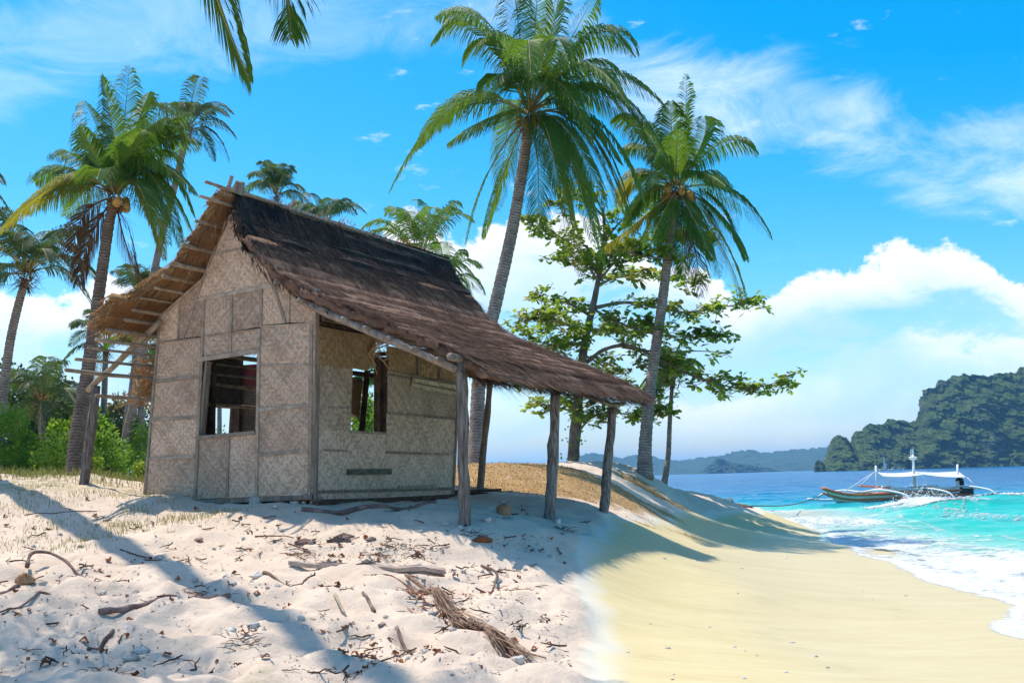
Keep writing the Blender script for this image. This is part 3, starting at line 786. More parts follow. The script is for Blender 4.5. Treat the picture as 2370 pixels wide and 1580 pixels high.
for i in range(1500):
    x = (14.8 + 14 * rng.random() ** 2.0) if i % 3 else rng.gauss(17.0, 0.7)
    yc = 46.5 - (x - 17) * 0.10
    plume = 0.8 * math.exp(-((x - 17.0) / 0.8) ** 2) + 0.28 * (0.5 + 0.5 * math.sin(x * 1.9)) * (0.5 + 0.5 * math.sin(x * 0.7 + 1)) + 0.06
    y = yc + rng.gauss(-0.2, 0.5)
    z = float(sea_z(np.array([x]), np.array([y]))[0]) + abs(rng.gauss(0, 0.34)) * plume
    blob(mb, (x, y, z), rng.uniform(0.006, 0.026), rng, 1.3, 1, 0.9)
for i in range(500):                       # tumbling white water below the plume
    u = rng.random()
    x = 17.0 - 0.9 * u + rng.gauss(0, 0.35 + 0.7 * u); y = 46.2 - 12.0 * u + rng.gauss(0, 0.6)
    z = float(sea_z(np.array([x]), np.array([y]))[0]) + rng.uniform(-0.03, 0.05)
    blob(mb, (x, y, z), rng.uniform(0.015, 0.06), rng, 1.7, 1.5, 0.5)
m, t, out = new_mat('white_water')
b = principled(t, (0.85, 0.87, 0.88), 0.5, 0.3)
tr = t.node('ShaderNodeBsdfTranslucent'); tr.inputs[0].default_value = (0.9, 0.93, 0.95, 1)
mx = t.node('ShaderNodeMixShader'); mx.inputs[0].default_value = 0.55
t.l.new(b.outputs[0], mx.inputs[1]); t.l.new(tr.outputs[0], mx.inputs[2]); t.l.new(mx.outputs[0], out.inputs[0]); M['spray'] = m
mb.build('wave_spray', M['spray'], kind='stuff', label='white spray and tumbling foam of the breaking wave before the boat', category='spray', smooth=True)

# foam riding on the crest and spilling down the face of the wave
rx, rd = np.meshgrid(np.linspace(14.2, 40, 420), np.linspace(-3.4, 0.6, 46))
ry = 46.5 - (rx - 17) * 0.10 + rd
crest = np.exp(-((rd + 0.15) / 0.45) ** 2) * (0.75 + 0.8 * fbm(rx * 0.7, rd * 0.5, 3, 201)) + 1.2 * np.exp(-((rx - 16.9 + 0.12 * rd) / (0.8 - 0.25 * rd)) ** 2) + 0.35 * fbm(rx * 0.5, rd * 0.8, 3, 203)
crest = np.clip(crest, 0, 1) * smoothstep(14.2, 15.4, rx) * smoothstep(-3.4, -2.2, rd) * smoothstep(0.6, 0.2, rd)
rz = sea_z(rx, ry) + 0.02 + crest * (0.03 + 0.07 * np.clip(fbm(rx * 2.4, rd * 2.4, 3, 202) + 0.2, 0, 1) + 0.08 * np.exp(-((rx - 17.0) / 0.7) ** 2 - ((rd + 0.2) / 0.6) ** 2))
cf = grid_mesh('crest_foam', rx, ry, rz, M['foam'], {'foam': crest}, kind='stuff', label='white foam along the crest of the breaking wave', category='foam')
trim_grid(cf, crest > 0.02)

# ------------------------------------------------------------------ islands and far hills
def island(name, prof, D, depth, mat, base_py, seed, amp, label, cols=260, rws=70, lean=0.6, rough=1.0):
    """land mass whose skyline follows prof (photo pixels), with cliffs, gullies and a back slope"""
    pxs = np.linspace(prof[0][0], prof[-1][0], cols)
    tops = np.interp(pxs, [p[0] for p in prof], [p[1] for p in prof])
    X = np.zeros((rws, cols)); Y = np.zeros((rws, cols)); Z = np.zeros((rws, cols))
    nf = int(rws * 0.72)
    for j in range(cols):
        p = at_y(pxs[j], tops[j], D)
        h = max(p.z, 0.5)
        for i in range(rws):
            if i <= nf:
                s = i / nf
                zz = h * s; yy = -depth * lean * (1 - s) ** 1.2
            else:
                s = (i - nf) / (rws - 1 - nf)
                zz = h * (1 - s ** 1.5) - 3 * s; yy = depth * s
            X[i, j] = p.x * (1 + yy / D); Y[i, j] = D + yy; Z[i, j] = zz
    env = np.clip(Z / (amp * 1.2), 0, 1)
    n1 = fbm(X / (amp * 2.6), Z / (amp * 5.5), 4, seed)
    n2 = fbm(X / (amp * 0.55), (Z + Y * 0.35) / (amp * 0.55), 4, seed + 9, 0.6)
    n3 = fbm(X / (amp * 0.16), (Z + Y * 0.3) / (amp * 0.16), 3, seed + 19, 0.6)
    gr = 0.5 + 0.5 * np.sin(np.arange(rws)[:, None] / rws * 3.1)
    n4 = fbm(X / (amp * 0.07), (Z + Y * 0.3) / (amp * 0.07), 2, seed + 29, 0.6)
    Y = Y + amp * (2.2 * n1 + 0.55 * n2 + 0.34 * n3 + 0.20 * n4) * rough
    Z = Z + env * amp * (0.08 * n2 + 0.13 * n3 + 0.09 * n4) * rough
    Z[0, :] = -4; Z[-1, :] = -4
    return grid_mesh(name, X, Y, Z, mat, None, kind='structure', label=label)
def island_material(name, g1, g2, rock, scale):
    m, t, out = new_mat(name)
    tc = t.node('ShaderNodeTexCoord'); P = tc.outputs['Object']
    geo = t.node('ShaderNodeNewGeometry')
    sp = t.node('ShaderNodeSeparateXYZ'); t.l.new(geo.outputs['Normal'], sp.inputs[0])
    n1 = t.noise(P, scale, 6.0, 0.65); n2 = t.noise(P, scale * 6, 5.0, 0.6); n3 = t.noise(P, scale * 22, 4.0, 0.65)
    mp = t.node('ShaderNodeMapping'); mp.inputs['Scale'].default_value = (1, 1, 0.28); t.l.new(P, mp.inputs[0])
    rk = t.noise(mp.outputs[0], scale * 1.6, 6.0, 0.6)
    col = t.mix(t.smooth(t.math('ADD', t.math('MULTIPLY', n2, 0.5), t.math('MULTIPLY', n3, 0.5)), 0.36, 0.62), g1, g2)
    rm = t.math('MULTIPLY', t.smooth(rk, 0.49, 0.58), t.smooth(sp.outputs[2], 0.55, 0.15))
    col = t.mix(t.math('MULTIPLY', rm, 0.85), col, t.mix(t.smooth(n2, 0.3, 0.7), rock, tuple(x * 0.5 for x in rock)))
    b = principled(t, col, 0.95, 0.05, bump(t, t.math('ADD', n3, n2), 1.0, 1.2 / scale * 0.06))
    t.l.new(b.outputs[0], out.inputs[0])
    return m
M['isle'] = island_material('jungle_cliff', (0.028, 0.055, 0.016), (0.115, 0.165, 0.045), (0.42, 0.38, 0.32), 0.016)
M['hill'] = island_material('far_hill_forest', (0.05, 0.085, 0.04), (0.09, 0.13, 0.06), (0.20, 0.19, 0.15), 0.004)
island('limestone_island', [(1893, 1086), (1900, 1050), (1905, 1026), (1915, 1014), (1930, 1010), (1945, 1013), (1955, 1030), (1962, 1036), (1966, 1012), (1975, 1002), (1990, 998), (1998, 984), (2010, 980), (2025, 984), (2035, 984), (2070, 974), (2098, 970), (2110, 975), (2125, 972), (2140, 940), (2152, 905), (2160, 893), (2172, 892), (2190, 880), (2235, 864), (2290, 866), (2330, 860), (2345, 864), (2372, 852), (2420, 846), (2500, 830), (2600, 850), (2760, 900), (2900, 980), (3050, 1050)],
       1100.0, 180.0, M['isle'], 1080, 3, 30.0, 'tall dark jungle-covered limestone island at the right edge', 620, 230, 0.45)
island('islet_rock', [(1883, 1088), (1886, 1072), (1894, 1064), (1903, 1066), (1910, 1076), (1913, 1090)], 950.0, 12.0, M['isle'], 1090, 8, 3.0, 'small round rock at the foot of the limestone island', 40, 30, 0.5)
island('far_hill', [(1000, 1080), (1110, 1074), (1180, 1074), (1230, 1083), (1280, 1080), (1325, 1060), (1370, 1046), (1400, 1052), (1440, 1060), (1490, 1050), (1520, 1062), (1570, 1066), (1620, 1058), (1665, 1054), (1700, 1043), (1730, 1042), (1760, 1050), (1800, 1044), (1850, 1040), (1895, 1036), (1990, 1024), (2080, 1040), (2200, 1060), (2500, 1070)],
       3800.0, 700.0, M['hill'], 1096, 12, 60.0, 'long pale blue line of hills on the horizon', 420, 60, 0.8)
island('far_headland', [(1610, 1097), (1620, 1090), (1630, 1078), (1640, 1070), (1648, 1063), (1656, 1060), (1664, 1062), (1674, 1068), (1690, 1071), (1720, 1074), (1760, 1080), (1800, 1088), (1815, 1092)], 2600.0, 220.0, M['hill'], 1095, 15, 30.0, 'bluish headland in front of the far hills', 200, 60, 0.3, 1.8)

# ------------------------------------------------------------------ the hut
rng = random.Random(11)
C0 = at_y(726, 1150, 15.0)                                   # foot of the near wall corner
YAW = math.radians(27.4)
B = Vector((math.sin(YAW), math.cos(YAW), 0))                # along the long side wall, away from us
A = Vector((-math.cos(YAW), math.sin(YAW), 0))               # along the gable wall, to the left
S = -A                                                       # outward over the porch
NA = -B                                                      # gable wall faces this way
NB = S.copy()                                                # side wall faces this way
ZUP = Vector((0, 0, 1))
def pa(px, py, off=0.0):                                     # photo pixel on the gable wall plane
    return on_plane(px, py, C0 + NA * off, NA)
def pb(px, py, off=0.0):                                     # photo pixel on the side wall plane
    return on_plane(px, py, C0 + NB * off, NB)
def hp(s, t, z):                                             # hut coordinates -> world (z absolute)
    q = C0 + S * s + B * t
    return Vector((q.x, q.y, z))
hut = thing('bamboo_hut', 'abandoned woven bamboo hut with thatched roof and open porch on the dune', 'hut', (C0.x, C0.y, gz(C0.x, C0.y)))
FLOOR = C0.z
def panel(pix, fn, nrm, axis_dir, mat, name='woven_panel', th=0.014, off=0.0, sag=0.022, fringe=(), label=None, ragged=0.0):
    """one woven mat: a grid across the outline, gently buckled, with real thickness"""
    pts = [fn(x, y, off) for x, y in pix]
    mb = MB()
    us = [(p - C0).dot(axis_dir) for p in pts]; vs_ = [p.z for p in pts]
    ou, ov = rng.uniform(0, 9), rng.uniform(0, 9)
    ks = rng.uniform(0.8, 1.25) * rng.choice((1, 1, -1))
    if len(pts) == 4:
        n = 7
        V, UV = [], []
        for i in range(n + 1):
            for j in range(n + 1):
                a, b = i / n, j / n
                p = (pts[0] * (1 - b) + pts[1] * b) * (1 - a) + (pts[3] * (1 - b) + pts[2] * b) * a
                k = math.sin(math.pi * a) * math.sin(math.pi * b)
                p = p + nrm * (sag * (k * rng.uniform(0.3, 1.3)))
                if ragged and i in (0, n):
                    p.z += rng.uniform(-ragged, ragged)
                V.append(p); UV.append(((p - C0).dot(axis_dir) * ks + ou, p.z * abs(ks) + ov))
        N = (n + 1) ** 2
        fs = []
        for i in range(n):
            for j in range(n):
                q = i * (n + 1) + j
                fs.append((q, q + n + 1, q + n + 2, q + 1))
                fs.append((N + q, N + q + 1, N + q + n + 2, N + q + n + 1))
        ring = [j for j in range(n + 1)] + [i * (n + 1) + n for i in range(1, n + 1)] + [n * (n + 1) + j for j in range(n - 1, -1, -1)] + [i * (n + 1) for i in range(n - 1, 0, -1)]
        for i in range(len(ring)):
            p, q = ring[i], ring[(i + 1) % len(ring)]
            fs.append((p, q, N + q, N + p))
        mb.add(V + [p - nrm * th for p in V], fs, UV + UV)
    else:
        mb.slab(pts, nrm, th, [(u + ou, v + ov) for u, v in zip(us, vs_)])
    # frayed strip ends standing out along chosen edges
    for e in fringe:
        p, q = pts[e], pts[(e + 1) % len(pts)]
        L = (q - p).length
        mid = sum(pts, Vector()) / len(pts)
        outd = ((p + q) * 0.5 - mid).normalized()
        for i in range(int(L / 0.022)):
            c = p.lerp(q, rng.random()) + nrm * rng.uniform(0.001, 0.006)
            d = (outd * rng.uniform(0.5, 1.0) + (q - p).normalized() * rng.choice((-1, 1)) * rng.uniform(0.5, 1.1)).normalized() * rng.uniform(0.01, 0.05)
            w = (q - p).normalized() * 0.006
            mb.add([c - w, c + w, c + d + nrm * rng.uniform(-0.004, 0.012)], [(0, 1, 2)], [(0, 0), (0.01, 0), (0, 0.05)])
    return mb.build(name, M[mat], hut, label=label)
WA = dict(fn=pa, nrm=NA, axis_dir=A)
# --- gable wall, left column
panel([(367, 792), (469, 781), (462, 872), (360, 883)], mat='weave', fringe=(0,), **WA)
panel([(360, 883), (462, 872), (458, 966), (353, 972)], mat='weave', **WA)
panel([(353, 972), (458, 966), (454, 1056), (346, 1061)], mat='weave', **WA)
panel([(346, 1061), (454, 1056), (452, 1160), (336, 1150)], mat='weave', **WA)
# middle column, above and below the window opening
panel([(472, 778), (536, 771), (536, 818), (472, 827)], mat='weave', fringe=(0,), **WA)
panel([(536, 771), (602, 761), (599, 809), (536, 818)], mat='weave', fringe=(0,), **WA)
panel([(460, 1014), (531, 1009), (526, 1151), (453, 1155)], mat='weave', **WA)
panel([(531, 1009), (591, 1003), (594, 1148), (526, 1151)], mat='weave', **WA)
# right column
panel([(604, 755), (728, 747), (728, 842), (602, 847)], mat='weave', fringe=(0, 2), sag=0.03, **WA)
panel([(602, 847), (728, 842), (723, 937), (599, 948)], mat='weave', fringe=(0,), **WA)
panel([(599, 948), (723, 937), (721, 1041), (597, 1052)], mat='weave', **WA)
panel([(597, 1052), (721, 1041), (723, 1142), (594, 1148)], mat='weave', **WA)
# gable, first row above the seam
panel([(372, 733), (416, 693), (413, 784), (367, 790)], mat='weave', **WA)
panel([(416, 693), (471, 646), (426, 783), (413, 784)], mat='weave', **WA)
panel([(457, 690), (473, 690), (470, 777), (426, 782)], mat='weave', **WA)
panel([(474, 694), (538, 681), (535, 768), (471, 777)], mat='weave', **WA)
panel([(538, 681), (607, 667), (605, 755), (535, 768)], mat='weave', **WA)
panel([(607, 667), (634, 661), (661, 747), (605, 753)], mat='weave', **WA)
panel([(617, 606), (671, 636), (668, 746), (661, 747)], mat='weave', **WA)
panel([(671, 636), (730, 668), (728, 747), (668, 746)], mat='weave', **WA)
# gable, large mat and peak
panel([(471, 646), (494, 590), (556, 574), (617, 606), (634, 661), (457, 692)], mat='weave', **WA)
panel([(494, 590), (536, 487), (551, 487), (580, 560), (556, 574)], mat='weave', **WA)
def batten(p, q, nrm, w, h=0.02, name='batten', mat='batten', out=0.012, **kw):
    mb = MB(); mb.bar(p + nrm * out, q + nrm * out, nrm, w, h)
    return mb.build(name, M[mat], hut, **kw)
PX = 15.0 / F                                                # metres per photo pixel at the near corner
for (a, b, w) in [
    ((367, 793), (469, 782), 3), ((361, 883), (464, 871), 9), ((353, 972), (457, 965), 8), ((346, 1062), (452, 1056), 8),
    ((598, 949), (720, 938), 8), ((597, 1053), (717, 1042), 8), ((602, 848), (728, 843), 3), ((604, 756), (728, 748), 3), ((472, 779), (602, 762), 3),
    ((470, 775), (452, 1160), 9), ((601, 760), (594, 1149), 8), ((335, 1150), (371, 733), 7), ((717, 1142), (722, 749), 9),
    ((456, 696), (634, 660), 9), ((493, 591), (552, 576), 4), ((471, 646), (425, 783), 6), ((616, 606), (662, 747), 7),
    ((416, 693), (413, 784), 4), ((474, 692), (470, 777), 6), ((538, 682), (535, 768), 7), ((607, 667), (605, 755), 5), ((671, 636), (668, 746), 7), ((731, 668), (729, 748), 7),
    ((372, 733), (471, 646), 7), ((471, 646), (536, 487), 6), ((531, 1010), (526, 1150), 7), ((536, 770), (536, 818), 3)]:
    batten(pa(*a), pa(*b), NA, w * PX)
# window in the gable: frame and reveal
def frame_bar(p, q, nrm, w, h, off, mat='batten', name='window_frame'):
    mb = MB(); mb.bar(p + nrm * off, q + nrm * off, nrm, w, h); return mb.build(name, M[mat], hut)
frame_bar(pa(466, 832), pa(602, 812), NA, 10 * PX, 0.05, 0.010, name='window_lintel')
frame_bar(pa(456, 1013), pa(593, 1001), NA, 9 * PX, 0.06, 0.012, name='window_sill')
frame_bar(pa(476, 836), pa(461, 1008), NA, 7 * PX, 0.10, -0.055, 'wood')
frame_bar(pa(600, 818), pa(592, 1002), NA, 6 * PX, 0.10, -0.055, 'wood')
# sole plate and corner posts
batten(pa(450, 1162), pa(724, 1149), NA, 11 * PX, 0.06, 'sole_plate', 'wood', -0.01)
def post(p, q, r, name='corner_post', mat='wood', wob=0.10, seed=1, n=8, **kw):
    r_ = random.Random(seed); mb = MB(); pts = []
    for i in range(n + 1):
        s = i / n
        pts.append(p.lerp(q, s) + Vector((r_.uniform(-1, 1), r_.uniform(-1, 1), 0)) * r * 0.13)
    mb.tube(pts, [r * (1.06 - 0.16 * i / n) * r_.uniform(1 - wob, 1 + wob) for i in range(n + 1)], 12, True, rng=r_, wob=0.05)
    return mb.build(name, M[mat], hut, True, **kw)
corner = MB(); corner.bar(pa(727, 1156, -0.05) + A * 0.01, pa(733, 668, -0.05) + A * 0.01, B, 0.07, 0.07); corner.build('corner_post', M['wood'], hut)
corner = MB(); corner.bar(pb(744, 748, -0.07), pb(744, 672, -0.07), B, 0.07, 0.07); corner.build('corner_post', M['wood'], hut)
# --- side wall under the porch
WB = dict(fn=pb, nrm=NB, axis_dir=B)
panel([(736, 830), (817, 836), (811, 998), (731, 995)], mat='weave_side', **WB)
panel([(731, 995), (893, 1003), (893, 1150), (728, 1156)], mat='weave_side', **WB)
panel([(898, 858), (978, 872), (977, 962), (898, 955)], mat='weave_side', fringe=(0,), **WB)
panel([(978, 874), (1061, 886), (1058, 968), (977, 962)], mat='weave_side', off=0.006, fringe=(0,), **WB)
panel([(896, 956), (1058, 969), (1052, 1051), (894, 1046)], mat='weave_side', **WB)
panel([(894, 1046), (1052, 1051), (1047, 1145), (893, 1150)], mat='weave_side', **WB)
panel([(739, 756), (872, 779), (866, 838), (851, 858), (820, 852), (739, 843)], mat='weave_warm', name='woven_panel', off=0.05, fringe=(2, 3, 4), label='torn mat curling away from the side wall', **WB)
panel([(896, 800), (973, 812), (973, 890), (896, 880)], mat='weave_warm', off=-0.06, **WB)
panel([(975, 812), (1022, 820), (1022, 898), (974, 890)], mat='weave_warm', off=-0.06, **WB)
panel([(1024, 820), (1064, 829), (1062, 908), (1023, 898)], mat='weave_warm', off=-0.06, **WB)
for (a, b, w, off) in [((736, 757), (1062, 818), 5, 0.0), ((898, 957), (978, 963), 5, 0.01), ((979, 963), (1059, 970), 6, 0.01), ((894, 1046), (972, 1049), 5, 0.01), ((974, 1049), (1051, 1051), 6, 0.01),
                  ((734, 1138), (1047, 1130), 7, 0.01), ((758, 942), (806, 944), 5, 0.01), ((748, 1041), (800, 1043), 4, 0.01), ((894, 866), (1060, 894), 4, 0.004),
                  ((973, 806), (971, 876), 10, -0.03), ((1022, 815), (1020, 886), 7, -0.03), ((1060, 893), (1047, 1147), 7, 0.01), ((735, 755), (728, 1157), 9, 0.012)]:
    batten(pb(*a), pb(*b), NB, w * PX * 1.05, 0.02, mat='wood', out=0.012 + off)
batten(pb(920, 1128), pb(1006, 1125), NB, 9 * PX, 0.03, 'loose_board', 'wood', 0.035)
batten(pb(800, 1092), pb(900, 1091), NB, 14 * PX, 0.05, 'fixed_board', 'greyboard', 0.035, label='short dark grey-green board nailed low on the side wall')
# the two broken pale boards under the eave
for (a, b, k) in [((948, 878), (1060, 897), 0.05), ((947, 890), (1060, 911), 0.035)]:
    mb = MB(); p, q = pb(*a), pb(*b)
    n = 14; top = []; bot = []
    for i in range(n + 1):
        c = p.lerp(q, i / n) + NB * (0.03 + k)
        top.append(c + ZUP * 0.02); bot.append(c - ZUP * (0.03 + rng.uniform(0, 0.025)))
    mb.slab(top + bot[::-1], NB, 0.03)
    mb.build('broken_board', M['peel'], hut)
# frayed strips hanging out of the torn mat
for i in range(16):
    mb = MB(); p = pb(rng.uniform(852, 900), rng.uniform(795, 838), 0.07 + rng.uniform(0, 0.03))
    d = (B * rng.choice((0.7, 0.9, 0.5)) + ZUP * rng.choice((0.55, 0.35, -0.7, -0.85))).normalized()
    mb.bar(p, p + d * rng.uniform(0.15, 0.32) + NB * rng.uniform(0, 0.06), NB, 0.022, 0.004)
    mb.build('bamboo_strip', M['strip'], hut)
# side window: jambs, sill and the dark posts standing inside it
batten(pb(808, 999), pb(896, 1003), NB, 6 * PX, 0.07, 'window_sill', 'wood', -0.02)
for x, off, w in ((872, -0.06, 9), (884, -0.14, 12), (893, -0.05, 7)):
    mb = MB(); mb.bar(pb(x, 826, off), pb(x, 1000, off), NB, w * PX, 0.07); mb.build('window_post', M['darkwood'], hut)
batten(pb(814, 869), pb(866, 876), NB, 8 * PX, 0.05, 'window_rail', 'darkwood', -0.25)
# --- inside: floor, far end wall with an open half, left side posts and rails
LW, WW = 3.75, (pa(340, 1140) - C0).length
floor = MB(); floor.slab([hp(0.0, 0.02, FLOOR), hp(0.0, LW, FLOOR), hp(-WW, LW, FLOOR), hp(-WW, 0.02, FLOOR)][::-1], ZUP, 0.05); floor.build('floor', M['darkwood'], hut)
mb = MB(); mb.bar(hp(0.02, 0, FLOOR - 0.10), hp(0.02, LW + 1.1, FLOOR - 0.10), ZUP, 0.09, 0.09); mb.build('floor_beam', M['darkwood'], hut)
def pe(px, py, off=0.0):
    return on_plane(px, py, C0 + B * (LW - 0.02) + NA * off, NA)
WE = dict(fn=pe, nrm=NA, axis_dir=A)
panel([(553, 900), (720, 890), (720, 1110), (551, 1110)], mat='weave_shaded', off=0.0, label='far wall mat seen through the window', **WE)
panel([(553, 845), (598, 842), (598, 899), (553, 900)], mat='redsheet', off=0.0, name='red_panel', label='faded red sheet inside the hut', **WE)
panel([(598, 842), (740, 835), (740, 889), (598, 899)], mat='weave_shaded', off=0.0, **WE)
panel([(440, 822), (553, 812), (553, 862), (440, 866)], mat='weave_warm', off=0.02, **WE)
for a, b, w in [((470, 869), (556, 876), 6), ((470, 896), (556, 899), 7), ((470, 940), (556, 943), 5)]:
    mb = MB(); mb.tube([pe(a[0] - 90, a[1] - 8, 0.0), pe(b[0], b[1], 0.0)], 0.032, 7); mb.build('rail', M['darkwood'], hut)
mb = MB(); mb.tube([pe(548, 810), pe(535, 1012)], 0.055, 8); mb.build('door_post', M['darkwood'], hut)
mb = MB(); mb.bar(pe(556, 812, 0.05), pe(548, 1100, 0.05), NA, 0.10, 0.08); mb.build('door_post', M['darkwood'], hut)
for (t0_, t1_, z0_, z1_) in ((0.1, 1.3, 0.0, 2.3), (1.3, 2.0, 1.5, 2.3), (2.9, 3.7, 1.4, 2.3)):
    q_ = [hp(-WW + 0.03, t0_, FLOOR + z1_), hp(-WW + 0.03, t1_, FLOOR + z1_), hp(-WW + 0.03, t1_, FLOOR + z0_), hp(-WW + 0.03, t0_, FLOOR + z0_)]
    mb = MB(); mb.slab(q_, A, 0.014, [((p - C0).dot(B), p.z) for p in q_]); mb.build('woven_panel', M['weave_shaded'], hut)
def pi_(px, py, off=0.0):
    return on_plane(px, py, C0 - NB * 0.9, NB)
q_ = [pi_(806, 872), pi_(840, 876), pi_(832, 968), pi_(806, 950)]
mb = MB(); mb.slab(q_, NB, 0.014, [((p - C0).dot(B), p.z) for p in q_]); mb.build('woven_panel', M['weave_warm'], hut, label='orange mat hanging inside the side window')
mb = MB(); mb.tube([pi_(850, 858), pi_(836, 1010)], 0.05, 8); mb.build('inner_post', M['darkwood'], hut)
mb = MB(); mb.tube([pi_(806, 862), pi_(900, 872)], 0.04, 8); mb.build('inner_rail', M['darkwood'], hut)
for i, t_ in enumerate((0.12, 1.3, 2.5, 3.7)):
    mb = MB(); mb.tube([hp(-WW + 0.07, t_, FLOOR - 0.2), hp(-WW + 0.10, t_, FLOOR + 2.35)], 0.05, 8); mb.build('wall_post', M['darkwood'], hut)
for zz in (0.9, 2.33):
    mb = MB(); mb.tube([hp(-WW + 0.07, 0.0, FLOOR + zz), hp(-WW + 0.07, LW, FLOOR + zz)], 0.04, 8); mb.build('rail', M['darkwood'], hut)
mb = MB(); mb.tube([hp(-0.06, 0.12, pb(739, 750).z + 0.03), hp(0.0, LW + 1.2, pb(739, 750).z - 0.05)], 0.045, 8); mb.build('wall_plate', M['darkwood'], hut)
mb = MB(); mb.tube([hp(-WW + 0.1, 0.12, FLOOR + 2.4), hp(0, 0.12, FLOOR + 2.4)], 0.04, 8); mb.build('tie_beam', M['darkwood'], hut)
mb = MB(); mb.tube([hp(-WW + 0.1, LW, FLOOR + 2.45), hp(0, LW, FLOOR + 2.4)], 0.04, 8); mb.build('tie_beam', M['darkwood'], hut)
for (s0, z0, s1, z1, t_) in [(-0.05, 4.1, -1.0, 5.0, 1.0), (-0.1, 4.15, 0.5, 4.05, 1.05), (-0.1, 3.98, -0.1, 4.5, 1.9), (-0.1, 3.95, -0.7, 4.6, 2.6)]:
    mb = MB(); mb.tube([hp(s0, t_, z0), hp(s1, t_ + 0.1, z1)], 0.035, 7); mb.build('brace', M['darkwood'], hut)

# --- roof profile in hut coordinates (s across, z absolute)
ZR = pa(540, 446).z
SR = (pa(542, 446) - C0).dot(S)
def s_of(px, py): return (pa(px, py) - C0).dot(S)
RL = 6.15                                                    # length of the roof along B
PR = [(SR, ZR), (SR + 0.24, ZR - 0.50), (SR + 0.50, pa(556, 566).z - 0.02), (-0.55, pa(660, 628).z), (0.05, pa(736, 682).z), (1.2, pa(890, 748).z), (2.35, pa(1050, 822).z), (2.85, pa(1050, 822).z - 0.34)]
def prof_at(P, d):
    """point and tangent at arc length d along a profile"""
    for i in range(len(P) - 1):
        a, b = Vector((P[i][0], 0, P[i][1])), Vector((P[i + 1][0], 0, P[i + 1][1]))
        L = (b - a).length
        if d <= L or i == len(P) - 2:
            return a + (b - a) * (d / L), (b - a).normalized()
        d -= L
def plen(P):
    return sum(math.hypot(P[i + 1][0] - P[i][0], P[i + 1][1] - P[i][1]) for i in range(len(P) - 1))
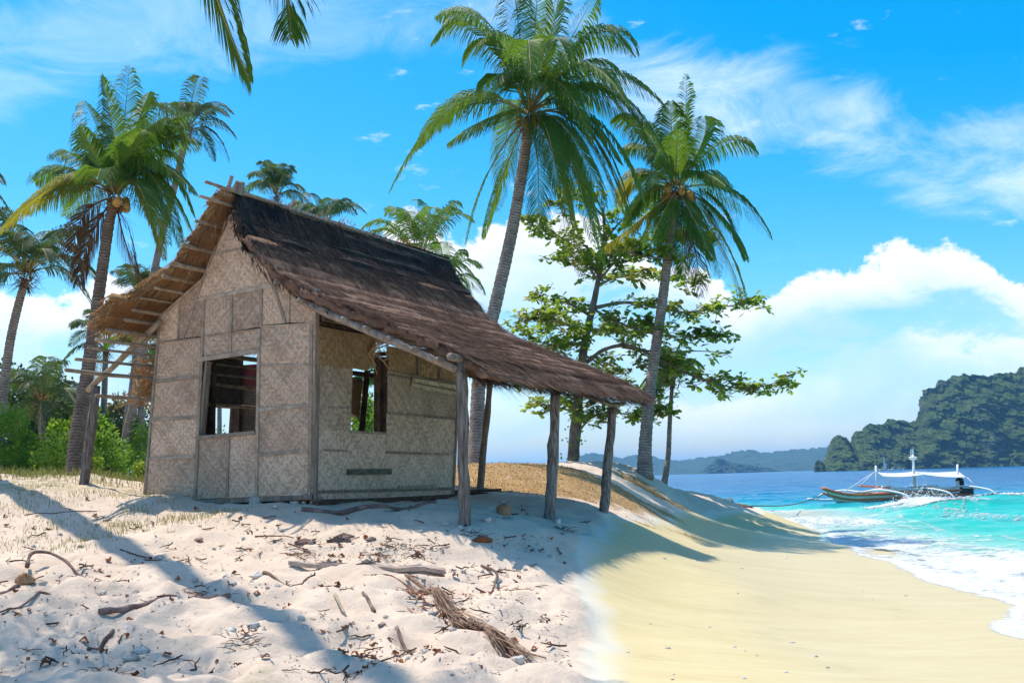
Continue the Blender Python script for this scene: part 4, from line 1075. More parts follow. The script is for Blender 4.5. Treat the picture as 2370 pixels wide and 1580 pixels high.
def thatch(P, t0f, t1f, th, name, mat, nstr, seed, strand_mats, len_rng=(0.25, 0.6), lift=0.03, under=0.0, eave_fringe=220, verge_fringe=160, label=None, spread=0.35, w=0.006, parent=None):
    """a thatch layer: a lumpy slab along the profile P, covered with loose strands"""
    r = random.Random(seed)
    L = plen(P)
    nd, nt = 48, 70
    mb = MB(); V = []
    for i in range(nd + 1):
        d = L * i / nd
        p, tg = prof_at(P, d)
        nrm = Vector((-tg.z, 0, tg.x))
        if nrm.z < 0: nrm = -nrm
        f = i / nd
        for j in range(nt + 1):
            t0, t1 = t0f(f), t1f(f)
            t = t0 + (t1 - t0) * j / nt
            k = 0.05 * float(fbm(np.array([t * 1.3 + seed]), np.array([d * 2.2]), 3, seed)[0]) + 0.055 * ((d / 0.30 + 0.15 * float(fbm(np.array([t * 0.6]), np.array([d]), 2, 3)[0])) % 1.0)
            q = p + nrm * (k + lift * 0.2)
            V.append(hp(q.x, t + (0.05 * r.uniform(-1, 1) if j in (0, nt) else 0), q.z - (0.05 * r.random() if i == nd else 0)))
    N = len(V)
    U = []
    for i in range(nd + 1):
        p, tg = prof_at(P, L * i / nd); nrm = Vector((-tg.z, 0, tg.x)); nrm = nrm if nrm.z > 0 else -nrm
        off = S * nrm.x + ZUP * nrm.z
        for j in range(nt + 1):
            U.append(V[i * (nt + 1) + j] - off * th * (1 - 0.5 * (i == nd)))
    fs = []
    W1 = nt + 1
    for i in range(nd):
        for j in range(nt):
            q = i * W1 + j
            fs.append((q, q + 1, q + W1 + 1, q + W1)); fs.append((N + q, N + q + W1, N + q + W1 + 1, N + q + 1))
    for j in range(nt):
        fs.append((j + 1, j, N + j, N + j + 1)); q = nd * W1 + j; fs.append((q, q + 1, N + q + 1, N + q))
    for i in range(nd):
        q = i * W1; fs.append((q, q + W1, N + q + W1, N + q)); q = i * W1 + nt; fs.append((q + W1, q, N + q, N + q + W1))
    mb.add(V + U, fs)
    slab = mb.build(name, M[mat], parent or hut, True, label=label)
    # strands lying down the slope, split over a few tones
    mbs = [MB() for _ in strand_mats]
    def strand(t, d, ln, ang, nlift, side):
        p, tg = prof_at(P, d)
        nrm = Vector((-tg.z, 0, tg.x)); nrm = nrm if nrm.z > 0 else -nrm
        dirw = (S * tg.x + ZUP * tg.z) * math.cos(ang) + B * math.sin(ang)
        nw = S * nrm.x + ZUP * nrm.z
        o = hp(p.x, t, p.z) + nw * (0.035 * side if side > 0 else -th - 0.005)
        sidev = dirw.cross(nw).normalized() * (w * r.uniform(0.6, 1.5))
        e = o + dirw * ln + nw * nlift * side
        mid = o + dirw * ln * 0.5 + nw * (nlift * 0.35 * side + 0.01 * side)
        k = r.choices(range(len(strand_mats)), [m_[1] for m_ in strand_mats])[0]
        mbs[k].add([o - sidev, o + sidev, mid + sidev * 0.9, mid - sidev * 0.9, e], [(0, 1, 2, 3), (3, 2, 4)])
    for i in range(nstr):
        f = r.random(); d = f * L * 0.98
        t0, t1 = t0f(f), t1f(f)
        strand(r.uniform(t0, t1), d, r.uniform(*len_rng), r.gauss(0.0, spread), r.uniform(0.0, lift), 1 if r.random() > under else -1)
    for i in range(eave_fringe):
        f = 1 - 0.03 * r.random(); strand(r.uniform(t0f(1), t1f(1)), f * L - 0.12, r.uniform(0.16, 0.36), r.gauss(0, 0.3), r.uniform(-0.10, 0.02), 1 if r.random() > 0.4 else -1)
    for i in range(verge_fringe):
        f = r.random(); t = t0f(f) + r.uniform(0, 0.08) if r.random() < 0.6 else t1f(f) - r.uniform(0, 0.08)
        strand(t, f * L * 0.97, r.uniform(0.12, 0.3), (r.uniform(-0.9, 0.2) if t < 2 else r.uniform(-0.2, 0.9)), r.uniform(-0.03, 0.05), 1 if r.random() > 0.3 else -1)
    for mbx, (mn, wt_) in zip(mbs, strand_mats):
        if mbx.v: mbx.build('thatch_strands', M[mn], slab, kind='stuff')
    return slab
M['thatch_red'] = plain_mat('reddish_thatch', (0.12, 0.062, 0.040), (0.25, 0.14, 0.085), 9.0, 0.9, 0.05, 0.0)
M['thatch_grey'] = plain_mat('grey_thatch', (0.075, 0.062, 0.06), (0.15, 0.125, 0.115), 9.0, 0.9, 0.05, 0.0)
M['thatch_blk'] = plain_mat('blackened_thatch', (0.012, 0.011, 0.012), (0.035, 0.03, 0.03), 9.0, 0.9, 0.05, 0.0)
t_apr0 = lambda f: -0.30 + 0.22 * f
thatch(PR[2:], t_apr0, lambda f: RL + 0.05 - 0.3 * f, 0.11, 'porch_thatch', 'thatch', 21000, 21, [('thatch', 5), ('thatch_red', 2.2), ('thatch_grey', 1.6), ('thatch_blk', 2.4), ('strawlight', 0.30)], (0.2, 0.55), 0.05, 0.12, 3200, 700, label='brown lower thatch slope over the porch')
thatch(PR[:3] + [(PR[2][0] + 0.10, PR[2][1] - 0.10)], lambda f: -0.02 - 0.26 * f, lambda f: RL - 0.02 + 0.05 * f, 0.13, 'ridge_thatch', 'thatch_dark', 9000, 22, [('thatch_dark', 6), ('thatch_blk', 3), ('thatch_grey', 0.8), ('thatch_red', 0.25)], (0.2, 0.5), 0.04, 0.05, 900, 420, label='dark weathered upper thatch slope')
# left slope: steep part over the hut, then the tattered eave
PLp = [(SR, ZR), (s_of(503, 562), pa(503, 562).z + 0.14), (s_of(455, 655), pa(455, 655).z + 0.16), (s_of(372, 728), pa(372, 728).z + 0.17), (s_of(318, 790), pa(318, 790).z + 0.17)]
thatch(PLp[:4], lambda f: -0.30 - 0.38 * f, lambda f: RL - 0.1, 0.09, 'left_thatch', 'straw', 6000, 23, [('straw', 6), ('thatch_red', 1.5), ('strawlight', 0.8)], (0.2, 0.5), 0.03, 0.62, 200, 260, label='straw-coloured underside of the left roof slope', spread=0.22)
thatch(PLp[3:], lambda f: -0.95 + 0.1 * f, lambda f: RL - 0.6, 0.08, 'left_thatch', 'straw', 1800, 24, [('straw', 6), ('thatch_red', 1.5), ('strawlight', 0.8)], (0.2, 0.45), 0.03, 0.6, 260, 120, spread=0.3)
# torn thatch hanging by the left wall
for (px, py, n, w0) in [(322, 850, 110, 30), (326, 902, 130, 26)]:
    mb = MB(); r = random.Random(px + py)
    for i in range(n):
        p = pa(px + r.uniform(-w0, w0 * 0.6), py + r.uniform(-28, 18), 0.1) + B * r.uniform(0.1, 0.7)
        d = Vector((r.uniform(-0.7, 0.9), r.uniform(-0.3, 0.3), r.uniform(-0.9, 0.1))).normalized() * r.uniform(0.15, 0.4)
        s_ = d.cross(Vector((0, 1, 0))).normalized() * 0.02
        mb.add([p - s_, p + s_, p + d + s_ * 0.4, p + d - s_ * 0.4], [(0, 1, 2, 3)])
    mb.build('hanging_thatch', M['straw'], hut, kind='stuff')
# purlins sticking out past the gable on the left slope
def purlin(a, b, r, extra, name='purlin', mat='pole', seed=0):
    q = pa(*b, 0.0)
    lo, hi = 0.0, 3.0
    for _ in range(40):
        m_ = (lo + hi) / 2
        if proj(q - B * m_)[0] > a[0]: lo = m_
        else: hi = m_
    L = (lo + hi) / 2
    p = q - B * L
    p.z += (proj(p)[1] - a[1]) * p.y / F
    rr = random.Random(seed)
    e = q + B * extra
    pts = [p.lerp(e, i / 10) + Vector((0, 0, rr.uniform(-0.008, 0.008))) for i in range(11)]
    mb = MB(); mb.tube(pts, [r * rr.uniform(0.88, 1.1) for _ in pts], 8)
    return mb.build(name, M[mat], hut, True)
PUR = [((476, 422), (550, 443), 4.5, 1.0), ((504, 443), (544, 454), 4, 5.6), ((463, 455), (542, 483), 4.5, 5.6), ((453, 511), (515, 525), 4.5, 5.6), ((422, 566), (492, 585), 6, 5.6), ((396, 610), (476, 632), 6, 5.6),
       ((376, 640), (450, 656), 5, 5.6), ((358, 665), (424, 681), 4.5, 5.6), ((324, 688), (398, 705), 3.5, 5.6), ((305, 716), (375, 729), 5, 5.6), ((287, 739), (360, 752), 4.5, 5.6), ((246, 763), (360, 780), 5.5, 5.4),
       ((222, 786), (358, 806), 4.5, 5.4), ((203, 805), (356, 828), 3.5, 5.4), ((175, 830), (354, 853), 4, 5.4), ((152, 857), (351, 879), 5, 5.4), ((222, 915), (350, 931), 5, 5.4)]
for i, (a, b, w, ex) in enumerate(PUR):
    purlin(a, b, w * PX, ex, seed=i)
# ridge crossing poles and stump
for a, b, w in [((527, 440), (537, 407), 5), ((540, 452), (562, 426), 5)]:
    mb = MB(); mb.tube([pa(*a), pa(*b)], w * PX, 8); mb.build('ridge_pole', M['wood'], hut)
mb = MB(); mb.tube([hp(SR, -0.15, ZR + 0.02), hp(SR, RL, ZR + 0.0)], 0.05, 8); mb.build('ridge_pole', M['wood'], hut)
mb = MB(); mb.tube([pa(548, 448), pa(556, 424), pa(561, 428)], [0.10, 0.075, 0.05], 9); mb.build('ridge_stump', M['wood'], hut)
rr = random.Random(8)
for t_ in (1.3, 2.6, 3.5, 4.4, 5.0):
    mb = MB()
    for i in range(70):
        p = hp(SR + rr.gauss(0, 0.10), t_ + rr.gauss(0, 0.22), ZR + rr.uniform(-0.02, 0.05)); d = Vector((rr.uniform(-1, 1), rr.uniform(-1, 1), rr.uniform(-0.1, 0.7))).normalized() * rr.uniform(0.06, 0.2)
        s_ = d.cross(ZUP).normalized() * 0.012; mb.add([p - s_, p + s_, p + d], [(0, 1, 2)])
    mb.build('ridge_debris', M['deadleaf'], hut, kind='stuff')
# left rafter and its grey post
raf0, raf1 = pa(203, 904, 0.35), pa(372, 742, 0.10)
mb = MB(); mb.tube([raf0.lerp(raf1, i / 6) + Vector((0, 0, 0.012 * math.sin(i * 2.1))) for i in range(7)], [0.045 + 0.004 * (i % 2) for i in range(7)], 8); mb.build('rafter', M['pole'], hut, True)
lp_top = pa(224, 893, 0.30)
lp_bot = on_plane(193, 1104, C0 + NA * 0.30, NA); lp_bot.z = gz(lp_bot.x, lp_bot.y) - 0.15
post(lp_bot, lp_top, 0.075, 'eave_post', 'post', seed=31, label='grey post beside the left palm trunk')
# porch: verge rafter, purlin ends, eave beam and posts
def porch_z(s, dz=0.0):
    for i in range(len(PR) - 1):
        if PR[i][0] <= s <= PR[i + 1][0]:
            k = (s - PR[i][0]) / (PR[i + 1][0] - PR[i][0]); return PR[i][1] + (PR[i + 1][1] - PR[i][1]) * k + dz
    return PR[-1][1] + dz
vr = [hp(s, -0.16, porch_z(s, -0.17)) for s in (-0.1, 0.4, 0.9, 1.4, 1.9, 2.4)]
mb = MB(); mb.tube(vr, [0.05, 0.055, 0.05, 0.055, 0.05, 0.05], 9); mb.build('rafter', M['wood'], hut, True)
for t_ in (1.9, 3.75, 5.3):
    mb = MB(); mb.tube([hp(s, t_, porch_z(s, -0.18)) for s in (-1.0, 0.0, 1.2, 2.5)], 0.042, 8); mb.build('rafter', M['darkwood'], hut, True)
for s_ in (-0.85, -0.45, 0.0, 0.35, 0.72, 1.08, 1.45, 1.85, 2.2):
    mb = MB(); e0 = -0.27 - rng.uniform(0, 0.06)
    mb.tube([hp(s_, e0 + (RL - 0.1 - e0) * i / 8, porch_z(s_, -0.135) + rng.uniform(-0.012, 0.012)) for i in range(9)], [0.034] * 9, 8); mb.build('purlin', M['wood'], hut, True)
SP = (at_y(1075, 1203, 13.85) - C0).dot(S)
posts = [((1076, 1206), (1067, 838), 0.0, 0.076, 'gnarled grey porch post nearest the hut wall'), ((1269, 1196), (1288, 892), 2.49, 0.082, 'middle grey porch post'), ((1394, 1183), (1418, 945), 4.55, 0.075, 'farthest grey porch post at the eave end')]
tops = []
for i, (a, b, t_, r_, lab) in enumerate(posts):
    p0 = C0 + S * SP
    bot = on_plane(a[0], a[1], p0, NB); tp = on_plane(b[0], b[1], p0, NB)
    bot.z = gz(bot.x, bot.y) - 0.2
    tops.append(tp)
    post(bot, tp, r_, 'porch_post', 'post', 0.13, 40 + i, 12, label=lab)
mb = MB(); mb.tube([tops[0] + ZUP * 0.05 - B * 0.28, tops[0].lerp(tops[1], 0.5) + ZUP * 0.04, tops[1] + ZUP * 0.0 + B * 0.1], [0.052, 0.048, 0.042], 9); mb.build('eave_beam', M['wood'], hut, True)
mb = MB(); mb.tube([tops[1] + ZUP * 0.04 - B * 0.15, tops[2] + ZUP * 0.05, tops[2] + ZUP * 0.10 + B * 0.5], [0.045, 0.042, 0.035], 9); mb.build('eave_beam', M['wood'], hut, True)
bot = on_plane(1108, 1148, C0 + NB * 0.0, NB); tp = on_plane(1136, 868, C0 + NB * 0.0, NB); bot.z = gz(bot.x, bot.y) - 0.15
post(bot, tp, 0.06, 'rear_post', 'wood', 0.12, 47, 10, label='crooked brown rear post')
bot = on_plane(1056, 1150, C0 + B * 4.0, NA); bot.z = gz(bot.x, bot.y) - 0.1
# low planks and stumps carrying the floor
for px, py in ((730, 1163), (955, 1156), (652, 1160)):
    fn = pb if px > 700 else pa
    p = fn(px, py, -0.06); g = gz(p.x, p.y)
    mb = MB(); mb.bar(Vector((p.x, p.y, g - 0.1)), Vector((p.x, p.y, FLOOR - 0.05)), B, 0.12, 0.10); mb.build('foundation_block', M['concrete'], hut)
mb = MB(); mb.bar(hp(-0.05, LW + 0.1, FLOOR - 0.02), hp(-0.05, LW + 1.35, FLOOR - 0.02), ZUP, 0.5, 0.05); mb.build('floor_plank', M['darkwood'], hut)
# torn mat hanging under the rear eave
mb = MB(); r = random.Random(77)
P_ = [on_plane(x, y, C0 + B * (LW + 1.4), NA) for x, y in [(1050, 842), (1120, 855), (1170, 872), (1178, 888), (1140, 890), (1095, 876), (1056, 866)]]
mb.slab(P_, NA, 0.015, [(p.x, p.z) for p in P_])
mb.build('hanging_mat', M['weave_warm'], hut, label='torn orange mat hanging under the rear eave')
mb = MB()
for i in range(90):
    p = on_plane(r.uniform(1095, 1180), r.uniform(872, 890), C0 + B * (LW + 1.38), NA); d = Vector((r.uniform(-0.2, 0.6), 0, r.uniform(-0.9, 0.1))).normalized() * r.uniform(0.06, 0.18); s_ = Vector((0.012, 0, 0.004))
    mb.add([p - s_, p + s_, p + d], [(0, 1, 2)])
mb.build('mat_fringe', M['straw'], hut, kind='stuff')

# ------------------------------------------------------------------ palms
def frond_mesh(mb_leaf, mb_r, c, m, t, rng, nl=56, leaf=0.62, droop=1.0, wid=0.036, start=0.14, ragged=0.10, rr=0.028, spread=1.0):
    """a feather frond on the curve c-m-t: tapered rachis with two rows of hanging leaflets"""
    n = 18
    P = bez(c, m, t, n)
    Lr = sum((P[i + 1] - P[i]).length for i in range(n))
    mb_r.tube(P, [rr * (1 - 0.88 * i / n) for i in range(n + 1)], 5, False)
    for i in range(nl):
        s = start + (1 - start) * (i + rng.uniform(-0.3, 0.3)) / nl
        s = min(max(s, 0.03), 0.995)
        x = s * n; k = min(int(x), n - 1); f = x - k
        p = P[k].lerp(P[k + 1], f)
        d = (P[k + 1] - P[k]).normalized()
        hz = d.cross(Vector((0, 0, 1)))
        if hz.length < 0.15: hz = Vector((1, 0.3, 0))
        hz.normalize()
        upv = hz.cross(d).normalized()
        env = math.sin(math.pi * min(1.0, 0.18 + 0.80 * s ** 0.85)) ** 0.6
        if s > 0.9: env *= 1 - (s - 0.9) * 3.5
        for sd_ in (-1, 1):
            if rng.random() < ragged * 0.6: continue
            l = leaf * env * rng.uniform(0.82, 1.1) * (0.5 if rng.random() < ragged * 0.5 else 1)
            fw = 0.55 + 0.75 * s
            dv = (hz * sd_ * spread + d * fw + upv * 0.25).normalized()
            g = Vector((0, 0, -1)) * droop
            a = p + dv * (l * 0.12)
            b1 = a + (dv + g * 0.25).normalized() * l * 0.40
            b2 = b1 + (dv * 0.75 + g * rng.uniform(0.6, 0.95)).normalized() * l * 0.34
            b3 = b2 + (dv * 0.5 + g * rng.uniform(0.9, 1.4) + hz * rng.uniform(-0.15, 0.15)).normalized() * l * 0.26
            w = (d * 0.9 + upv * 0.45 * sd_).normalized() * (wid * 0.5 * rng.uniform(0.75, 1.15))
            mb_leaf.add([p - w * 0.5, p + w * 0.5, b1 - w, b1 + w, b2 - w * 0.8, b2 + w * 0.8, b3], [(0, 1, 3, 2), (2, 3, 5, 4), (4, 5, 6)])
def build_frond(palm, c, m, t, rng, mat, name='frond', **kw):
    lf, rc = MB(), MB()
    frond_mesh(lf, rc, c, m, t, rng, **kw)
    o = lf.build(name, M[mat], palm, org=c)
    rc.build('frond_stalk', M['frond_dead' if 'dead' in mat else 'rachis'], o, org=c, smooth=True)
    return o
def trunk_tube(palm, pts, r0, r1, mat='trunk', bulge=1.5, seed=0):
    P = spline(pts, 10)
    L = [0.0]
    for i in range(1, len(P)): L.append(L[-1] + (P[i] - P[i - 1]).length)
    Q, R = [], []
    rg = random.Random(seed)
    step = 0.085; d = 0.0; k = 0; i = 0
    while d < L[-1]:
        while k < len(L) - 2 and L[k + 1] < d: k += 1
        f = (d - L[k]) / max(L[k + 1] - L[k], 1e-6)
        s = d / L[-1]
        r = (r0 + (r1 - r0) * s) * (1 + (bulge - 1) * math.exp(-d / 0.55)) * (1.045 if i % 2 else 0.965) * rg.uniform(0.985, 1.015)
        Q.append(P[k].lerp(P[k + 1], f)); R.append(r)
        d += step; i += 1
    mb = MB(); mb.tube(Q, R, 14, True, uvm=True, rng=rg, wob=0.02)
    return mb.build('trunk', M[mat], palm, True)
def nuts(palm, c, rng, n=9, r=0.12, spread=0.42, drop=0.25):
    for i in range(n):
        a = rng.uniform(0, 6.28); d = Vector((math.cos(a) * spread * rng.uniform(0.5, 1), math.sin(a) * spread * rng.uniform(0.5, 1), -drop + rng.uniform(-0.2, 0.2)))
        mb = MB(); k = r * rng.uniform(0.75, 1.05)
        vs, fs = [], []
        for u in range(7):
            th = math.pi * u / 6
            for v in range(8):
                ph = 2 * math.pi * v / 8
                vs.append(c + d + Vector((math.sin(th) * math.cos(ph) * k, math.sin(th) * math.sin(ph) * k, math.cos(th) * k * 1.18)))
        for u in range(6):
            for v in range(8):
                fs.append((u * 8 + v, u * 8 + (v + 1) % 8, (u + 1) * 8 + (v + 1) % 8, (u + 1) * 8 + v))
        mb.add(vs, fs); mb.build('coconut', M['nut'], palm, True)
def crown_fibre(palm, c, rng, r=0.3, n=130, mat='fibre'):
    mb = MB()
    for i in range(n):
        a = rng.uniform(0, 6.28); p = c + Vector((math.cos(a), math.sin(a), 0)) * rng.uniform(0.05, r) + Vector((0, 0, rng.uniform(-0.5, 0.3)))
        d = Vector((math.cos(a) * rng.uniform(0.3, 1), math.sin(a) * rng.uniform(0.3, 1), rng.uniform(-0.7, 0.7))).normalized() * rng.uniform(0.2, 0.55)
        s_ = d.cross(Vector((0, 0, 1))).normalized() * rng.uniform(0.012, 0.03)
        mb.add([p - s_, p + s_, p + d + s_ * 0.3, p + d - s_ * 0.3], [(0, 1, 2, 3)])
    mb.build('crown_fibre', M[mat], palm, kind='stuff')
def palm(name_label, depth, trunk_px, crown_px, fronds, seed, r0=0.17, r1=0.12, mat='frond', base_depth=None, kw=None, extra=6, n_nuts=8, dead=(), yellow=(), fibre_r=0.3, mass=3, group='coconut palms', tmat='trunk', ddepth=None):
    """fronds: (mid px, mid py, tip px, tip py, tip offset in depth)"""
    rng = random.Random(seed)
    bd = base_depth or depth
    tp = []
    n = len(trunk_px)
    for i, (x, y) in enumerate(trunk_px):
        tp.append(at_y(x, y, bd + (depth - bd) * i / (n - 1)))
    g = gz(tp[0].x, tp[0].y)
    if tp[0].z > g - 0.1: tp[0] = Vector((tp[0].x, tp[0].y, g - 0.12))
    elif tp[0].z < g - 0.8: tp[0] = Vector((tp[0].x, tp[0].y, g - 0.3))
    c = at_y(*crown_px, depth)
    tp.append(c - Vector((0, 0, 0.12)))
    root = thing('palm_tree', name_label, 'palm tree', (tp[0].x, tp[0].y, g), group)
    trunk_tube(root, tp, r0, r1, tmat, seed=seed)
    kw = kw or {}
    L0 = 0
    for i, f in enumerate(fronds):
        mx, my, tx, ty, dy = f[:5]
        t = at_y(tx, ty, depth + dy); m = at_y(mx, my, depth + dy * 0.5)
        st = c + (m - c).normalized() * 0.12
        mt = 'frond_dead' if i in dead else ('frond_y' if i in yellow else mat)
        k2 = dict(kw)
        if i in dead: k2.update(ragged=0.5, droop=1.6)
        if len(f) > 5: k2.update(f[5])
        build_frond(root, st, m, t, rng, mt, **k2)
        L0 = max(L0, (t - c).length)
    for i in range(extra):                               # fronds pointing towards and away from us
        a = rng.uniform(0, 6.28); el = rng.uniform(-0.1, 1.1)
        d = Vector((math.cos(a) * 0.7, math.sin(a), 0)).normalized()
        L = L0 * rng.uniform(0.7, 0.95)
        t = c + d * L * math.cos(el) * 0.9 + Vector((0, 0, L * (math.sin(el) - 0.35)))
        m = c + d * L * 0.5 * math.cos(el) + Vector((0, 0, L * 0.5 * math.sin(el) + 0.14 * L))
        build_frond(root, c + d * 0.1, m, t, rng, mat, **kw)
    if fibre_r: crown_fibre(root, c, rng, fibre_r)
    if n_nuts: nuts(root, c, rng, n_nuts, 0.115 if depth < 40 else 0.14)
    return root, c
DN = dict(nl=96, leaf=1.0, droop=1.25, wid=0.034)
# big palm behind the porch
palm('tall coconut palm leaning over the hut ridge, largest of the palms', 28.0, [(1096, 1096), (1103, 1000), (1112, 850), (1148, 700), (1188, 520), (1214, 360)], (1224, 262),
     [(1050, 248, 902, 442, -0.8), (1075, 225, 962, 345, 1.2), (1100, 62, 1000, 98, -0.6), (1130, 55, 1010, 40, 0.9), (1150, 95, 1075, 150, -1.3), (1200, 60, 1185, -60, 0.7), (1238, 70, 1248, -80, -0.5), (1272, 95, 1300, -50, 1.0), (1310, 110, 1385, -25, -0.8),
      (1372, 82, 1474, 128, 0.6), (1345, 150, 1440, 190, 1.5), (1400, 170, 1548, 258, -0.5), (1385, 215, 1500, 345, 0.9), (1385, 285, 1492, 470, -0.8), (1352, 310, 1470, 560, 0.5), (1318, 350, 1400, 622, -0.9), (1292, 380, 1345, 640, -0.3), (1330, 400, 1435, 600, 1.0),
      (1130, 400, 1078, 565, -0.4, dict(start=0.45, leaf=0.5, nl=46)), (1158, 420, 1118, 552, 0.5, dict(start=0.3, leaf=0.6, nl=50)), (1245, 390, 1242, 545, 0.8), (1170, 170, 1120, 230, -1.8), (1265, 300, 1290, 440, -2.2), (1215, 180, 1190, 300, -1.9), (1290, 190, 1370, 330, -1.8), (1270, 330, 1320, 520, -1.4), (1305, 330, 1372, 562, -1.6), (1342, 325, 1430, 520, 1.4), (1312, 300, 1402, 480, -2.0), (1362, 300, 1462, 505, 0.2), (1282, 360, 1312, 605, 0.9), (1140, 270, 1040, 330, -1.6), (1330, 250, 1440, 380, -1.2)],
     101, 0.19, 0.14, 'frond', kw=DN, extra=8, dead=(), yellow=(16,), base_depth=27.0)
# palm at the point
palm('coconut palm on the sandy point right of the porch, heavy with coconuts', 30.0, [(1492, 1100), (1494, 1020), (1508, 880), (1534, 690), (1552, 540)], (1566, 436),
     [(1584, 300, 1588, 172, 0.4, dict(droop=0.5, leaf=0.5)), (1556, 330, 1552, 235, -0.6), (1490, 305, 1428, 268, -0.5), (1505, 350, 1448, 345, 0.8), (1480, 400, 1430, 470, 1.0), (1625, 330, 1630, 270, 0.8),
      (1672, 330, 1752, 352, -0.4), (1688, 446, 1784, 552, 0.4), (1668, 500, 1726, 600, -0.7), (1664, 560, 1722, 700, 0.3), (1604, 560, 1624, 690, -0.8), (1578, 550, 1582, 640, 0.7), (1480, 510, 1398, 572, -0.3), (1532, 500, 1505, 560, -1.2), (1540, 350, 1500, 280, 1.2), (1620, 400, 1680, 430, -1.5), (1630, 520, 1668, 640, 1.2), (1520, 400, 1490, 430, -1.6), (1565, 370, 1570, 300, -1.5), (1500, 445, 1440, 525, 0.8), (1640, 470, 1702, 565, 0.9), (1602, 500, 1650, 602, -1.0), (1546, 485, 1540, 600, 0.8)],
     102, 0.17, 0.115, 'frond', kw=dict(nl=86, leaf=0.92, droop=1.2, wid=0.036), extra=2, dead=(10,), yellow=(4, 9, 12), n_nuts=14, base_depth=29.5)
# left palm in front of the grove
palm('leaning coconut palm left of the hut with bright green crown', 27.0, [(165, 1112), (176, 1020), (200, 880), (226, 700), (252, 520)], (266, 452),
     [(282, 330, 300, 150, 0.5), (262, 320, 235, 175, -0.6), (238, 330, 196, 235, 0.8), (225, 370, 190, 295, -0.8), (310, 310, 345, 215, 0.9), (345, 300, 440, 262, -0.7), (360, 340, 462, 330, 0.6), (350, 375, 455, 450, -0.8), (360, 420, 448, 545, 0.7), (345, 400, 425, 590, -0.9), (330, 440, 380, 600, -0.4),
      (150, 418, -6, 540, -0.6), (160, 392, 82, 420, 0.6), (190, 365, 140, 360, 1.0), (190, 505, 168, 610, 0.4), (205, 560, 182, 660, 0.2), (290, 560, 325, 645, 0.4), (300, 350, 330, 300, -1.6), (240, 390, 225, 420, -1.8), (310, 420, 350, 510, -2.0), (215, 430, 150, 500, 1.6), (330, 385, 400, 540, 1.2), (322, 420, 392, 565, -1.6), (370, 385, 450, 500, 0.1), (165, 430, 55, 490, 0.8), (300, 330, 380, 300, 1.2)],
     103, 0.19, 0.125, 'frond', kw=dict(nl=86, leaf=0.95, droop=1.1, wid=0.034), extra=3, dead=(14, 15, 16), yellow=(10, 11), tmat='trunk_brown', base_depth=26.0)
def simple_palm(label, depth, trunk_px, crown_px, len_px, n, seed, mat='frond_far', r0=0.16, nl=52, leaf=0.74, up=0.75, lean=0.0, wid=0.042, n_nuts=0, base_depth=None, group='coconut palms'):
    rng = random.Random(seed); L = len_px
    fr = []
    for i in range(n):
        a = 2 * math.pi * (i + rng.uniform(-0.25, 0.25)) / n
        lx = math.cos(a); dy = math.sin(a) * len_px * depth / F * 0.85
        el = rng.uniform(-0.45, up) if i % 3 else rng.uniform(0.5, 1.25)
        ln = L * rng.uniform(0.85, 1.1)
        hx = lx * ln * math.cos(el) + lean * ln
        top = ln * math.sin(el)
        tx, ty = crown_px[0] + hx, crown_px[1] - top + 0.30 * ln * math.cos(el)
        mx, my = crown_px[0] + hx * 0.55, crown_px[1] - top * 0.62 - 0.10 * ln
        fr.append((mx, my, tx, ty, dy))
    return palm(label, depth, trunk_px, crown_px, fr, seed, r0, r0 * 0.7, mat, base_depth, dict(nl=nl, leaf=leaf, droop=0.9, wid=wid), 0, n_nuts, (), (), 0.3, group=group)
simple_palm('tall grey-green palm rising behind the bright left palm', 38.0, [(272, 1112), (292, 1010), (322, 880), (346, 690), (372, 560), (412, 400)], (432, 300), 130, 17, 204, leaf=0.6)
simple_palm('thin palm trunk standing close behind the tall grey-green palm', 40.0, [(284, 1090), (292, 1000), (306, 900), (318, 780)], (322, 690), 95, 13, 205)
simple_palm('dark palm at the left edge with arching crown above the shrubs', 31.0, [(-18, 1110), (2, 960), (22, 800), (44, 700)], (62, 632), 190, 20, 206, leaf=0.72, nl=50, mat='frond_far')
simple_palm('palm mostly outside the left edge, two frond tips showing', 30.0, [(-190, 1110), (-170, 800), (-140, 520)], (-125, 405), 165, 15, 207, leaf=0.65)
simple_palm('small palm crown peeping over the ridge, leftmost above the roof', 55.0, [(640, 1080), (638, 800), (640, 560)], (640, 452), 92, 16, 208, up=1.0)
simple_palm('half hidden palm crown above the middle of the ridge', 52.0, [(745, 1080), (748, 800), (750, 620)], (748, 520), 105, 15, 209, up=1.1)
simple_palm('upright bushy palm behind the far end of the ridge', 40.0, [(972, 1080), (970, 900), (968, 700)], (972, 600), 175, 22, 210, mat='frond', nl=50, leaf=0.66, up=1.2)
simple_palm('palm with drooping fronds low behind the roof end', 42.0, [(1030, 1090), (1035, 900), (1030, 760)], (1030, 652), 105, 13, 211, mat='frond', up=0.3)
simple_palm('slender curved palm at the water edge behind the point palm', 34.0, [(1532, 1108), (1546, 1060), (1550, 980), (1555, 900)], (1556, 862), 80, 14, 212, r0=0.085, mat='frond', leaf=0.5, up=0.5, base_depth=33.0)
simple_palm('small palm seen through the gable window', 60.0, [(508, 1100), (508, 1000), (508, 950)], (508, 900), 70, 14, 213)
simple_palm('low young palm beneath the left roof edge', 44.0, [(330, 1100), (328, 1000), (324, 900)], (322, 812), 95, 13, 214, mat='frond')
simple_palm('young palm among the shrubs near the left edge', 37.0, [(100, 1105), (98, 1020)], (96, 930), 130, 15, 215, mat='frond_far', nl=44)
simple_palm('palm with pale fronds between the two left trunks', 46.0, [(235, 1100), (240, 960)], (245, 800), 120, 14, 216, mat='frond_far')
simple_palm('palm behind the hut, showing through the porch gap', 50.0, [(880, 1090), (880, 1000), (884, 960)], (886, 905), 90, 13, 217, mat='frond')
